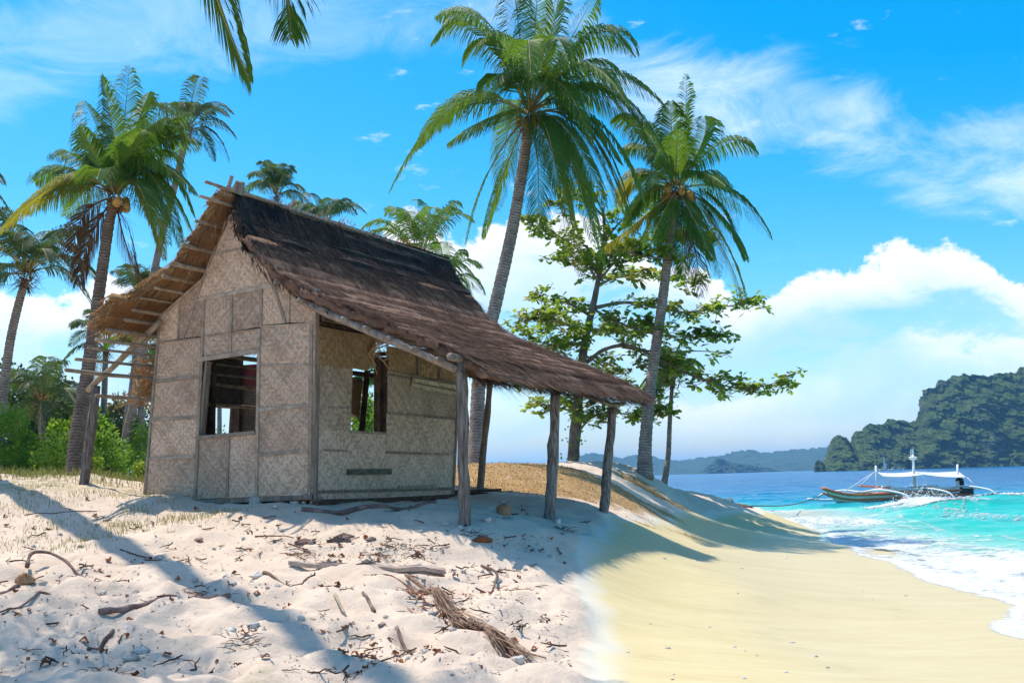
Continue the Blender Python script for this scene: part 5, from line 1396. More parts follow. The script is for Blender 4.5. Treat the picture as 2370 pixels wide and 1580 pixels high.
# palm overhead: trunk outside the frame on the left, two fronds hanging into the top of the picture
rg = random.Random(120)
base = Vector((-5.0, 6.2, 0.0)); base.z = gz(base.x, base.y)
ov = thing('palm_tree', 'overhead palm with two frond tips hanging in at the top', 'palm tree', base, 'coconut palms')
crn = Vector((-2.45, 8.0, 6.5))
trunk_tube(ov, [base - Vector((0, 0, 0.2)), Vector((-5.2, 6.4, 3.0)), Vector((-4.7, 6.9, 5.2)), Vector((-3.4, 7.5, 6.3)), crn - Vector((0, 0, 0.1))], 0.16, 0.11, seed=3)
for tx, ty, tyd, mx, my in [(574, 178, 8.2, 490, -45), (672, 92, 8.8, 620, -130)]:
    t = at_y(tx, ty, tyd); m = at_y(mx, my, tyd - 0.1)
    build_frond(ov, crn, m, t, rg, 'frond', nl=95, leaf=0.62, droop=0.7, wid=0.034)
for i in range(12):
    a = 6.28 * i / 12; d = Vector((math.cos(a), math.sin(a), 0)); el = rg.uniform(0.1, 1.0)
    t = crn + d * 2.6 * math.cos(el) + Vector((0, 0, 2.2 * math.sin(el)))
    if proj(t)[1] > -30 and t.y > 3: continue
    build_frond(ov, crn, crn + d * 1.4 * math.cos(el) + Vector((0, 0, 1.4 * math.sin(el) + 0.35)), t, rg, 'frond', nl=50, leaf=0.6)
# palm just outside the left edge: its trunk shadow lies across the sand
rg = random.Random(121)
base = Vector((-7.3, 11.6, 0.0)); base.z = gz(base.x, base.y)
ov = thing('palm_tree', 'palm standing outside the left edge whose trunk shadow crosses the sand', 'palm tree', base, 'coconut palms')
crn = base + Vector((0.3, -0.4, 9.5))
crn.x = base.x - 0.1
trunk_tube(ov, [base - Vector((0, 0, 0.2)), base + Vector((-0.1, 0, 3.0)), base + Vector((-0.2, -0.1, 6.0)), crn - Vector((0, 0, 0.1))], 0.17, 0.13, seed=4)
for i in range(18):
    a = 6.28 * i / 18; d = Vector((math.cos(a), math.sin(a), 0)); el = rg.uniform(-0.2, 1.1)
    build_frond(ov, crn, crn + d * 1.5 * math.cos(el) + Vector((0, 0, 1.4 * math.sin(el) + 0.4)), crn + d * 3.0 * math.cos(el) + Vector((0, 0, 2.6 * math.sin(el) - 0.8)), rg, 'frond', nl=50, leaf=0.7)

rg = random.Random(122)
base = Vector((-8.5, 16.95, 0.0)); base.z = gz(base.x, base.y)
ov = thing('palm_tree', 'very tall palm outside the left edge casting the long diagonal shadow', 'palm tree', base, 'coconut palms')
crn = Vector((-5.5, 10.8, 20.6))
trunk_tube(ov, [base - Vector((0, 0, 0.2)), Vector((-8.4, 16.7, 5.0)), Vector((-8.2, 16.3, 10.7)), Vector((-7.4, 14.8, 16.0)), Vector((-6.7, 13.4, 18.2)), crn - Vector((0, 0, 0.1))], 0.23, 0.15, seed=5)
for i in range(16):
    a = 6.28 * i / 16; d = Vector((math.cos(a), math.sin(a), 0)); el = rg.uniform(-0.2, 1.1)
    build_frond(ov, crn, crn + d * 1.5 * math.cos(el) + Vector((0, 0, 1.4 * math.sin(el) + 0.4)), crn + d * 2.8 * math.cos(el) + Vector((0, 0, 2.4 * math.sin(el) - 0.8)), rg, 'frond', nl=50, leaf=0.7)

# ------------------------------------------------------------------ sea almond tree on the point
rg = random.Random(140)
DT = 32.0
def ta(px, py, dy=0.0): return at_y(px, py, DT + dy)
tb = ta(1323, 1090); tbz = gz(tb.x, tb.y)
alm = thing('almond_tree', 'broadleaf sea almond tree with tiered branches behind the porch', 'tree', (tb.x, tb.y, tbz))
mb = MB()
tr_pts = spline([Vector((tb.x, tb.y, tbz - 0.2)), ta(1328, 1040), ta(1336, 950), ta(1345, 860), ta(1354, 790), ta(1372, 710), ta(1386, 640), ta(1400, 560), ta(1395, 480)], 6)
mb.tube(tr_pts, [0.20 * (1 - 0.80 * i / (len(tr_pts) - 1)) * (1.25 if i < 2 else 1) * rg.uniform(0.93, 1.07) for i in range(len(tr_pts))], 10, True, rng=rg, wob=0.08)
mb.build('trunk', M['bark'], alm, True)
BR = [[(1358, 838, 0), (1400, 808, -.2), (1455, 800, -.4), (1520, 828, -.6), (1600, 868, -.9), (1680, 893, -1.2), (1740, 898, -1.3), (1808, 882, -1.5)],
      [(1378, 712, 0), (1440, 700, .4), (1500, 706, .7), (1580, 722, 1.0), (1660, 712, 1.3), (1742, 700, 1.5)],
      [(1360, 790, 0), (1310, 800, -.5), (1260, 795, -.9), (1195, 758, -1.3)],
      [(1386, 650, 0), (1430, 600, -.3), (1490, 560, -.6), (1570, 545, -.8), (1650, 560, -1.0)],
      [(1388, 640, 0), (1340, 580, .3), (1290, 545, .5), (1222, 505, .7)],
      [(1344, 900, 0), (1310, 888, -.6), (1270, 878, -.9), (1212, 892, -1.4)],
      [(1338, 1000, 0), (1370, 965, -.4), (1420, 955, -.7), (1490, 962, -1.0), (1550, 952, -1.2)],
      [(1338, 955, 0), (1300, 945, .5), (1240, 935, .8)],
      [(1440, 803, -.4), (1530, 815, .1), (1610, 812, .3), (1692, 816, .5)],
      [(1398, 560, 0), (1440, 510, .5), (1500, 470, .9)],
      [(1396, 500, 0), (1340, 450, -.4), (1290, 470, -.7)],
      [(1372, 735, 0), (1310, 700, .6), (1240, 690, 1.0)],
      [(1500, 825, -.5), (1540, 860, -.3), (1520, 905, 0), (1500, 930, .2)],
      [(1372, 715, 0), (1430, 745, -1.2), (1500, 770, -1.8), (1590, 780, -2.2), (1680, 775, -2.4)],
      [(1366, 760, 0), (1410, 765, 1.4), (1480, 770, 2.2)],
      [(1364, 770, 0), (1320, 755, -1.2), (1270, 740, -2.0), (1225, 735, -2.4)],
      [(1384, 660, 0), (1440, 640, 1.0), (1530, 640, 1.8), (1620, 650, 2.4)],
      [(1390, 610, 0), (1420, 575, -1.2), (1470, 590, -2.0), (1560, 600, -2.4)],
      [(1350, 820, 0), (1400, 850, 1.2), (1450, 890, 1.8)],
      [(1386, 650, 0), (1350, 610, -1.0), (1300, 600, -1.5)]]
tips = []
for k, b in enumerate(BR):
    pts = spline([ta(*q) for q in b], 5)
    r0 = 0.065 if k in (0, 1) else 0.042
    mb = MB(); mb.tube(pts, [r0 * (1 - 0.82 * i / (len(pts) - 1)) * rg.uniform(0.9, 1.1) for i in range(len(pts))], 7)
    n = len(pts)
    br_tw = MB()
    bare = k == 8
    for i in range(n):
        s = i / (n - 1)
        if s < (0.12 if k not in (0, 1) else 0.3): continue
        for _ in range(3 if not bare else (1 if s > 0.9 else 0)):
            d = Vector((rg.uniform(-1, 1), rg.uniform(-1, 1), rg.uniform(-0.35, 0.55))).normalized() * rg.uniform(0.15, 0.62)
            e = pts[i] + d
            mb.tube([pts[i], pts[i] + d * 0.5 + Vector((0, 0, -0.03)), e], [0.014, 0.010, 0.007], 4, False)
            tips.append((e, d.normalized()))
    if not bare: tips.append((pts[-1], (pts[-1] - pts[-2]).normalized()))
    mb.build('branch', M['limb'], alm, True)
def rosette(seed, nleaf=16, size=0.23):
    r = random.Random(seed); mb = MB()
    for i in range(nleaf):
        a = 6.28 * i / nleaf + r.uniform(-0.4, 0.4); el = r.uniform(-0.5, 0.75)
        st = Vector((r.uniform(-0.12, 0.12), r.uniform(-0.12, 0.12), r.uniform(-0.06, 0.08)))
        d = Vector((math.cos(a) * math.cos(el), math.sin(a) * math.cos(el), math.sin(el)))
        sd_ = d.cross(Vector((0, 0, 1))).normalized(); sd_ = (sd_ + Vector((0, 0, r.uniform(-0.5, 0.5)))).normalized()
        l = size * r.uniform(0.75, 1.15); w = l * 0.30
        bend = Vector((0, 0, -0.05 * l))
        P = [st, st + d * l * 0.35 + sd_ * w * 0.6, st + d * l * 0.75 + sd_ * w + bend, st + d * l + bend * 3, st + d * l * 0.75 - sd_ * w + bend, st + d * l * 0.35 - sd_ * w * 0.6, st + d * l * 0.6 - Vector((0, 0, 0.012))]
        mb.add(P, [(0, 1, 6), (1, 2, 6), (2, 3, 6), (3, 4, 6), (4, 5, 6), (5, 0, 6)])
    return mb
ros = []
for i in range(8):
    rb = rosette(300 + i); rb.v = [tuple(Vector(v) + Vector((tb.x, tb.y, tbz))) for v in rb.v]
    o = rb.build('leaf_cluster', M['almond' if i % 4 else 'almond_o'], alm, org=Vector((tb.x, tb.y, tbz)))
    ros.append(o)
rg.shuffle(tips)
shown = tips[:300]
rest = tips[300:]
for i, (e, d) in enumerate(shown):
    src = ros[i % 8]
    o = src if i < 8 else src.copy()
    if i >= 8: COL.objects.link(o)
    o.parent = alm
    o.location = e - ORG[alm.name]
    o.rotation_euler = (rg.uniform(-0.5, 0.5), rg.uniform(-0.5, 0.5), rg.uniform(0, 6.28))
    k = rg.uniform(0.6, 1.35); o.scale = (k, k, k)
big = MB()
for e, d in rest:
    q = rosette(rg.randrange(1 << 20), 11)
    big.add([Vector(v) + e for v in q.v], q.f)
if big.v: big.build('foliage', M['almond'], alm, kind='stuff')
# vine leaves on the lower trunk
mb = MB()
for i in range(130):
    s = rg.uniform(0.05, 0.42); p = tr_pts[int(s * (len(tr_pts) - 1))] + Vector((rg.uniform(-0.4, 0.4), rg.uniform(-0.4, 0.1), rg.uniform(-0.3, 0.3)))
    d = Vector((rg.uniform(-1, 1), rg.uniform(-1, 1), rg.uniform(-0.5, 0.8))).normalized() * rg.uniform(0.06, 0.14); w = d.cross(Vector((0.3, 1, 0.2))).normalized() * 0.04
    mb.add([p, p + d * 0.5 + w, p + d, p + d * 0.5 - w], [(0, 1, 2, 3)])
mb.build('climbing_vine', M['shrub'], alm, kind='stuff')

# ------------------------------------------------------------------ shrubs and trees of the grove at left
def shrub(label, px, py_top, depth, wpx, seed, mat='shrub', n=2600, leaf=0.10, name='shrub', cat='shrub', py_base=1112, trunk=False, group='green shrubs behind the dune crest', open_=0.0, zcut=0.0):
    r = random.Random(seed)
    p0 = at_y(px, py_base, depth); g = gz(p0.x, p0.y)
    top = at_y(px, py_top, depth).z
    W = wpx * depth / F / 2; H = top - g
    root = thing(name, label, cat, (p0.x, p0.y, g), group)
    zc = g + H * (0.62 if trunk else 0.5); rz = H * (0.40 if trunk else 0.52)
    st = MB()
    for i in range(7 if not trunk else 6):
        a = 6.28 * i / 6 + r.uniform(-0.4, 0.4)
        e = Vector((p0.x + math.cos(a) * W * 0.55, p0.y + math.sin(a) * W * 0.5, zc + r.uniform(-0.2, 0.6) * rz))
        b0 = Vector((p0.x + math.cos(a) * 0.08, p0.y + math.sin(a) * 0.08, g - 0.1 + (H * 0.3 if trunk else 0)))
        st.tube(spline([b0, b0.lerp(e, 0.5) + Vector((0, 0, 0.1 * H)), e], 3), [0.05 if trunk else 0.03] * 3 + [0.02] * 3 + [0.008], 5, False)
    if trunk: st.tube([Vector((p0.x, p0.y, g - 0.2)), Vector((p0.x + 0.05, p0.y, g + H * 0.35)), Vector((p0.x, p0.y, zc))], [0.16, 0.12, 0.07], 8)
    st.build('trunk' if trunk else 'stem', M['bark'], root, True)
    mb = MB()
    nc = 26
    cl = []
    for i in range(nc):
        while True:
            q = Vector((r.uniform(-1, 1), r.uniform(-1, 1), r.uniform(-1, 1)))
            if 0.25 < q.length < 1.0: break
        cl.append((Vector((p0.x + q.x * W * 0.86, p0.y + q.y * W * 0.8, zc + q.z * rz * 0.9)), r.uniform(0.22, 0.42)))
    R = (W + rz) * 0.5
    for i in range(n):
        c_, k = cl[r.randrange(nc)]
        q = Vector((r.gauss(0, 1), r.gauss(0, 1), r.gauss(0, 0.8))).normalized() * (r.random() ** 0.45) * k * R
        p = c_ + q
        if p.z < g + 0.03: p.z = g + r.uniform(0.03, 0.3)
        d = (q.normalized() * 0.7 + Vector((r.uniform(-1, 1), r.uniform(-1, 1), r.uniform(-0.6, 0.9)))).normalized() * leaf * r.uniform(0.7, 1.4)
        w = d.cross(Vector((r.uniform(-1, 1), r.uniform(-1, 1), r.uniform(-1, 1)))).normalized() * leaf * 0.33
        mb.add([p, p + d * 0.5 + w, p + d, p + d * 0.5 - w], [(0, 1, 2, 3)])
    mb.build('crown', M[mat], root)
    return root
G2 = 'dark trees closing the view at left'
for i, a in enumerate([('dark leafy shrub at the left edge of the picture', 20, 950, 30, 150, 'shrub', 3000), ('dense green shrub beside the left edge, lower and wider', 85, 985, 31, 150, 'shrub', 3000), ('bright yellow-green bush left of the leaning palm trunk', 128, 1000, 28.5, 100, 'shrub_y', 2200), ('round green bush between the palm trunk and the grey post', 232, 990, 32, 120, 'shrub', 2600),
                       ('mid-green bush right of the grey eave post', 268, 1010, 33, 100, 'shrub', 2400), ('small bright bush against the hut corner', 330, 1052, 30, 70, 'shrub_y', 1500), ('green bush behind the thin palm trunks', 325, 985, 38, 90, 'shrub', 2000), ('low bright shrub in front of the palm trunks', 205, 1035, 31, 80, 'shrub_y', 1700), ('low shrub at the far left below the dark palm', -40, 1000, 29, 140, 'shrub', 2000)]):
    shrub(a[0], a[1], a[2], a[3], a[4], 500 + i, a[5], a[6], 0.105)
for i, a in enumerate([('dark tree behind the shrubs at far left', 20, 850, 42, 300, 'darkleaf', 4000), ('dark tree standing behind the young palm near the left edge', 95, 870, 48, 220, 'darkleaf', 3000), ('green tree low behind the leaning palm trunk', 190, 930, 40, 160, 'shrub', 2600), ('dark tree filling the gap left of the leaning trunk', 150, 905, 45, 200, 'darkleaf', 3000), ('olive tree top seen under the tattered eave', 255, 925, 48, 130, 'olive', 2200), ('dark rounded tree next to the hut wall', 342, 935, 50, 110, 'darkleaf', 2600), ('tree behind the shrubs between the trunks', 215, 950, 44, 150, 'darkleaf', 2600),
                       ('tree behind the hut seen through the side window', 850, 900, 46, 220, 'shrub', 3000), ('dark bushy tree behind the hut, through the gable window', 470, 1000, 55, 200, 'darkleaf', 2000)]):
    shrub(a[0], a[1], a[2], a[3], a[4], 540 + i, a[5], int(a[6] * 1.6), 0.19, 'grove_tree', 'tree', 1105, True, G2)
def grass(name, label, gen, n, seed, mat, hmin, hmax, cat='grass', w=0.006):
    r = random.Random(seed); mb = MB(); P = []
    for i in range(n):
        q = gen(r)
        if q is not None: P.append(q)
    z = ground_z(np.array([p[0] for p in P]), np.array([p[1] for p in P]))
    for (x, y), zz in zip(P, z):
        h = r.uniform(hmin, hmax); a = r.uniform(0, 6.28)
        p = Vector((x, y, zz - 0.01)); s_ = Vector((math.cos(a), math.sin(a), 0)) * w
        l = Vector((r.uniform(-0.6, 0.6), r.uniform(-0.6, 0.6), 0)) * h
        mb.add([p - s_, p + s_, p + l * 0.4 + Vector((0, 0, h * 0.65)) + s_ * 0.6, p + l * 0.4 + Vector((0, 0, h * 0.65)) - s_ * 0.6, p + l + Vector((0, 0, h))], [(0, 1, 2, 3), (3, 2, 4)])
    return mb.build(name, M[mat], kind='stuff', label=label, category=cat)
def g_crest(r):
    x, y = r.uniform(-10, -4.6), r.uniform(16.6, 24)
    return (x, y) if r.random() < green_of(np.array([x]), np.array([y]))[0] else None
grass('beach_grass', 'thin green and straw grass along the dune crest', g_crest, 15000, 61, 'grass', 0.05, 0.20)
TUFTS = [march(px, py) for px, py in [(395, 1210), (440, 1203), (60, 1150), (150, 1160), (230, 1150), (330, 1180), (140, 1270), (30, 1255), (250, 1215), (280, 1225), (120, 1215), (200, 1250), (340, 1150), (90, 1125), (20, 1185), (310, 1215), (500, 1195)]]
def g_tuft(r):
    x, y = r.choice(TUFTS); return (x + r.gauss(0, 0.22), y + r.gauss(0, 0.18))
grass('sparse_grass', 'sparse low grass tufts on the sandy slope', g_tuft, 3000, 62, 'grass', 0.02, 0.09, w=0.004)
def g_turf(r):
    x, y = r.uniform(-4, 6), r.uniform(19, 30)
    return (x, y) if r.random() < turf_of(np.array([x]), np.array([y]))[0] else None
grass('dry_turf', 'short dry brown turf on the mound behind the porch', g_turf, 30000, 63, 'drygrass', 0.015, 0.06)

# ------------------------------------------------------------------ outrigger boat
BW = at_z(1942, 1166, 0.0)                                   # bow at the waterline
EX = Vector((0.83, 0.555, 0)).normalized()
EY = Vector((EX.y, -EX.x, 0))                                # towards us
def bp(px, py, lat=0.0):
    n = Vector((EX.y, -EX.x, 0))
    return on_plane(px, py, BW + EY * lat, n)
boat = thing('outrigger_boat', 'white outrigger boat with canopy and masts moored off the beach', 'boat', BW)
LB = (bp(2245, 1140) - BW).length
def hull_sec(u):
    """half width and heights of keel and gunwale at u (0 bow .. 1 stern)"""
    w = 0.62 * (math.sin(math.pi * min(1, 0.08 + u * 0.62)) ** 0.8) if u < 0.75 else 0.60 - 0.35 * (u - 0.75) / 0.25
    keel = -0.35 + 0.30 * max(0, 0.10 - u) / 0.10
    deck = 0.40 + 0.42 * max(0, 1 - u / 0.20) ** 2
    return w * (0.15 + 0.85 * min(1, u / 0.16)), keel, deck
mb = MB(); V = []; ns, nk = 30, 9
x_off = -1.15
for i in range(ns + 1):
    u = i / ns; w, k0, d0 = hull_sec(u)
    for j in range(nk):
        a = -1 + 2 * j / (nk - 1)
        wz = abs(a) ** 1.6
        xs = u * (LB - x_off) + x_off + (1.15 * (1 - wz) * max(0, 1 - u / 0.12))
        V.append(BW + EX * xs + EY * (w * math.copysign(abs(a) ** 0.75, a)) + Vector((0, 0, k0 + (d0 - k0) * wz)))
fs = []
for i in range(ns):
    for j in range(nk - 1):
        q = i * nk + j; fs.append((q, q + 1, q + nk + 1, q + nk))
for i in (0, ns):
    fs.append(tuple(i * nk + j for j in range(nk)))
# deck, a little below the rail
o = len(V)
for i in range(ns + 1):
    w, k0, d0 = hull_sec(i / ns); xs = i / ns * (LB - x_off) + x_off
    for sd_ in (-1, 1): V.append(BW + EX * xs + EY * (w * 0.94 * sd_) + Vector((0, 0, d0 - 0.07)))
for i in range(ns): fs.append((o + 2 * i, o + 2 * i + 1, o + 2 * i + 3, o + 2 * i + 2))
mb.add(V, fs); mb.build('hull', M['hullpaint'], boat, True)
for sd_ in (-1, 1):
    for dz, r_ in ((0.03, 0.075), (-0.22, 0.045)):
        pts = []
        for i in range(ns + 1):
            w, k0, d0 = hull_sec(i / ns); xs = i / ns * (LB - x_off) + x_off
            pts.append(BW + EX * xs + EY * ((w * (1.02 if dz > 0 else 0.93) + 0.012) * sd_) + Vector((0, 0, d0 + dz)))
        mb = MB(); mb.tube(pts, r_, 6); mb.build('gunwale_strake', M['orange'], boat, True)
def spar(a, b, r_, mat, name, la=0.0, lb=0.0, sides=8, mid=None):
    P = [bp(*a, la)] + ([bp(*mid[0], mid[1])] if mid else []) + [bp(*b, lb)]
    P = spline(P, 6) if mid else P
    mb = MB(); mb.tube(P, r_, sides); return mb.build(name, M[mat], boat, True)
spar((2027, 1077), (2030, 1146), 0.06, 'white', 'fore_mast')
mm = spar((2113, 1052), (2118, 1142), 0.08, 'white', 'main_mast')
mb = MB(); c = bp(2113, 1060); mb.tube([bp(2111.5, 1038), bp(2113, 1056)], [0.02, 0.06], 6); mb.tube([c - Vector((0, 0, 0.10)), c - Vector((0, 0, 0.05)), c + Vector((0, 0, 0.06)), c + Vector((0, 0, 0.09))], [0.08, 0.20, 0.24, 0.18], 12); mb.build('crows_nest', M['white'], mm)
for dx in (-0.2, 0.12): mb = MB(); mb.tube([c + EX * dx, c + EX * dx * 0.6 + Vector((0, 0, 0.5))], 0.02, 5); mb.build('antenna', M['white'], mm)
spar((2216, 1074), (2217, 1140), 0.06, 'white', 'aft_mast')
# canopy: two sagging canvas halves
CP = [[(2031, 1093), (2115, 1090.5), (2217, 1090)], [(2046, 1102), (2138, 1097.5), (2236, 1103.5)]]
for h0 in (0, 1):
    mb = MB(); V = []; n = 9
    for i in range(n + 1):
        for j in range(n + 1):
            a, b = i / n, j / n
            top_ = Vector((*CP[0][h0], 0)).lerp(Vector((*CP[0][h0 + 1], 0)), b); bot_ = Vector((*CP[1][h0], 0)).lerp(Vector((*CP[1][h0 + 1], 0)), b)
            p = bp(top_.x, top_.y, -1.1).lerp(bp(bot_.x, bot_.y, 1.3), a)
            p.z -= 0.10 * math.sin(math.pi * b) * math.sin(math.pi * a) + 0.06 * math.sin(math.pi * b)
            V.append(p)
    N = len(V)
    fs = []
    for i in range(n):
        for j in range(n):
            q = i * (n + 1) + j; fs += [(q, q + 1, q + n + 2, q + n + 1), (N + q, N + q + n + 1, N + q + n + 2, N + q + 1)]
    for j in range(n):
        fs += [(j, N + j, N + j + 1, j + 1), (n * (n + 1) + j + 1, N + n * (n + 1) + j + 1, N + n * (n + 1) + j, n * (n + 1) + j)]
    mb.add(V + [p - Vector((0, 0, 0.02)) for p in V], fs); mb.build('canopy', M['canvas'], boat, True)
# outriggers
for sd_, nm in ((1, 'near'), (-1, 'far')):
    L1 = 3.1 * sd_
    P = [BW + EX * x_ + EY * L1 + Vector((0, 0, z_)) for x_, z_ in ((1.2, 0.22), (3, 0.10), (8, 0.08), (13.5, 0.12), (15.8, 0.55))]
    mb = MB(); mb.tube(spline(P, 6), 0.075, 8); mb.build('outrigger_float', M['orange' if sd_ > 0 else 'white'], boat, True)
    for x_ in (1.8, 5.4, 9.2):
        P = [BW + EX * x_ + Vector((0, 0, 0.55)), BW + EX * x_ + EY * L1 * 0.4 + Vector((0, 0, 0.66)), BW + EX * x_ + EY * L1 * 0.85 + Vector((0, 0, 0.45)), BW + EX * x_ + EY * L1 + Vector((0, 0, 0.12))]
        mb = MB(); mb.tube(spline(P, 6), 0.055, 8); mb.build('outrigger_arm', M['white'], boat, True)
spar((1986, 1124), (2062, 1128), 0.05, 'orange', 'side_rail', -0.6, -0.5)
def deckbox(px0, px1, py0, py1, lat0, lat1, mat, name, top_shift=0.0, **kw):
    a, b = bp(px0, py1, 0), bp(px1, py1, 0); h = bp(px0, py0, 0).z
    mb = MB()
    Q = [a + EY * lat0, b + EY * lat0, b + EY * lat1, a + EY * lat1]
    vs = Q + [Vector((q.x, q.y, h)) + EX * (top_shift if k in (0, 3) else -0.05) for k, q in enumerate(Q)]
    mb.add(vs, [(0, 1, 2, 3)[::-1], (4, 5, 6, 7), (0, 1, 5, 4), (1, 2, 6, 5), (2, 3, 7, 6), (3, 0, 4, 7)]); return mb.build(name, M[mat], boat, **kw)
deckbox(1950, 2010, 1142, 1147, -0.25, 0.30, 'greenpaint', 'foredeck_board', 0.1)
cab = deckbox(2138, 2156, 1122.5, 1140, -0.5, 0.5, 'white', 'cabin', 0.25)
deckbox(2157, 2204, 1128, 1140, -0.5, 0.5, 'white', 'engine_cover', 0.05)
deckbox(2091, 2135, 1127, 1137, 0.30, 0.56, 'black', 'folded_tarpaulin', 0.1)
for k in range(3):
    mb = MB(); mb.tube([bp(2091, 1129 + 2.6 * k, 0.59), bp(2113, 1130.5 + 2.6 * k, 0.60), bp(2135, 1129 + 2.6 * k, 0.59)], 0.02, 5); mb.build('tarpaulin_stripe', M['white'], boat)
deckbox(2201, 2236, 1130, 1141, -0.45, 0.5, 'black', 'engine', 0.3)
spar((2217, 1113), (2217, 1134), 0.11, 'white', 'exhaust_stack', 0.3, 0.3)
mb = MB(); c = bp(2222, 1117, 0.3); blob(mb, c, 0.26, random.Random(3), 1, 1, 1.3); mb.build('exhaust_cap', M['black'], boat, True)
for x_ in (2041, 2062):
    spar((x_, 1123), (x_ + 2, 1144), 0.04, 'white', 'bench_leg', 0.4, 0.4)
for y_ in (1125, 1133):
    spar((2041, y_), (2062, y_), 0.035, 'white', 'bench_rail', 0.4, 0.4)
spar((2012, 1138), (2014, 1149), 0.07, 'white', 'bitt', 0.1, 0.1); spar((2008, 1140), (2024, 1139), 0.06, 'white', 'bitt', 0.15, 0.15)
spar((2066, 1128), (2092, 1129), 0.03, 'white', 'bench_rail', 0.45, 0.45); spar((2066, 1134), (2092, 1135), 0.03, 'white', 'bench_rail', 0.45, 0.45)
for a, b, la, lb in [((2027, 1090), (1988, 1125), 0, -0.5), ((2034, 1092), (2081, 1139), 0, 0.9), ((2238, 1104), (2268, 1134), 0.8, 1.5), ((2027, 1090), (1950, 1140), 0, 0.0)]:
    spar(a, b, 0.022, 'white', 'stay', la, lb, 5)
# mooring rope from the bow to the spit
P0 = BW + EX * x_off + Vector((0, 0, 0.55)); P1 = gpt(1742, 1174)
P1 = Vector((*march(1740, 1173), 0)); P1.z = gz(P1.x, P1.y) + 0.02
pts = [P0.lerp(P1, i / 16) - Vector((0, 0, 0.22 * math.sin(math.pi * i / 16))) for i in range(17)]
mb = MB(); mb.tube(pts, 0.022, 6); mb.build('mooring_rope', M['rope'], smooth=True, label='thin mooring rope from the boat bow to the sand spit', category='rope')
mb = MB()
rs = random.Random(6)
mb.tube(spline([P1 + Vector((0.0, 0, -0.05)), P1 + Vector((-0.5, 0.3, 0.06)), P1 + Vector((-1.1, 0.2, 0.02))], 4), 0.05, 6); mb.tube([P1 + Vector((-0.5, 0.3, 0.05)), P1 + Vector((-0.6, 0.5, 0.28))], 0.035, 6)
mb.build('beached_branch', M['drift'], smooth=True, label='bleached branch holding the mooring rope on the sand spit', category='branch')
# far boats at the foot of the island
def far_boat(px, py, L, h, mast, label, seed):
    p = at_z(px, py, 0.0) if False else at_y(px, py, 760.0)
    p.z = 0
    root = thing('far_boat', label, 'boat', p, 'far boats by the island')
    mb = MB(); n = 8; V = []
    for i in range(n + 1):
        u = -1 + 2 * i / n; w = L * 0.14 * (1 - u * u) ** 0.5 + 0.05
        for a, z_ in ((-1, h), (0, -0.5), (1, h)): V.append(p + Vector((u * L / 2, a * w, z_ + 0.25 * h * u * u)))
    fs = [(3 * i + j, 3 * i + j + 1, 3 * i + 4 + j, 3 * i + 3 + j) for i in range(n) for j in (0, 1)] + [(3 * i, 3 * i + 3, 3 * i + 5, 3 * i + 2) for i in range(n)]
    mb.add(V, fs); mb.build('hull', M['white'], root, True)
    if mast:
        mb = MB(); mb.tube([p + Vector((0, 0, 0)), p + Vector((0, 0, mast))], [0.22, 0.12], 6); mb.build('mast', M['white'], root)
        mb = MB(); mb.add([p + Vector((0.3, 0, 1.5)), p + Vector((2.2, 0, 1.8)), p + Vector((0.2, 0, mast * 0.9)), p + Vector((0.3, 0.1, 1.5)), p + Vector((2.2, 0.1, 1.8)), p + Vector((0.2, 0.1, mast * 0.9))], [(0, 1, 2), (5, 4, 3), (0, 3, 4, 1), (1, 4, 5, 2), (2, 5, 3, 0)]); mb.build('sail', M['canvas'], root)
    else:
        mb = MB(); mb.bar(p + Vector((-L * 0.3, 0, h + 1.3)), p + Vector((L * 0.3, 0, h + 1.3)), ZUP, 1.8, 0.25); mb.build('awning', M['canvas'], root)
        for u in (-0.28, 0.28): mb = MB(); mb.tube([p + Vector((L * u, 0, 0)), p + Vector((L * u, 0, h + 1.3))], 0.12, 5); mb.build('awning_pole', M['white'], root)
far_boat(2046, 1083, 7.0, 0.9, 11.0, 'tiny white sailboat at the foot of the island', 1)
far_boat(2076, 1082, 9.0, 0.9, 0, 'tiny white awning boat right of the far sailboat', 2)

# ------------------------------------------------------------------ things lying on the sand
rg = random.Random(900)
def lay(points_px, r0, r1, mat, name, label, cat, sink=0.25, sides=8, wob=0.12, lift=None, seed=0, group=None, arch=0.0):
    """a branch lying on the sand along photo pixels"""
    P = []
    n = len(points_px)
    for i, (x, y) in enumerate(points_px):
        p = gpt(x, y); r = r0 + (r1 - r0) * i / (n - 1)
        p.z += r * (1 - sink) + arch * math.sin(math.pi * i / (n - 1)) + (lift[i] if lift else 0)
        P.append(p)
    Q = spline(P, 5); rr = random.Random(seed)
    gq = ground_z(np.array([q.x for q in Q]), np.array([q.y for q in Q]))
    for i, q in enumerate(Q): q.z = max(q.z, float(gq[i]) + 0.55 * (r0 + (r1 - r0) * i / len(Q)))
    mb = MB(); m = len(Q)
    mb.tube(Q, [(r0 + (r1 - r0) * i / (m - 1)) * rr.uniform(1 - wob, 1 + wob) for i in range(m)], sides, True, rng=rr, wob=0.10)
    return mb.build(name, M[mat], smooth=True, label=label, category=cat, group=group)
lay([(228, 1436), (290, 1424), (345, 1408), (420, 1400), (480, 1397), (531, 1404)], 0.030, 0.026, 'drift', 'driftwood_log', 'long dark driftwood log across a hollow in the left foreground', 'driftwood', 0.1, 10, 0.25, seed=1)
lay([(62, 1335), (72, 1322), (110, 1318), (150, 1326), (180, 1338), (208, 1352)], 0.022, 0.010, 'drift', 'palm_stalk', 'bent dry palm stalk arching over the sand near the left edge', 'palm stalk', 0.0, 8, 0.2, [0.10, 0.16, 0.12, 0.06, 0.02, 0.0], seed=2)
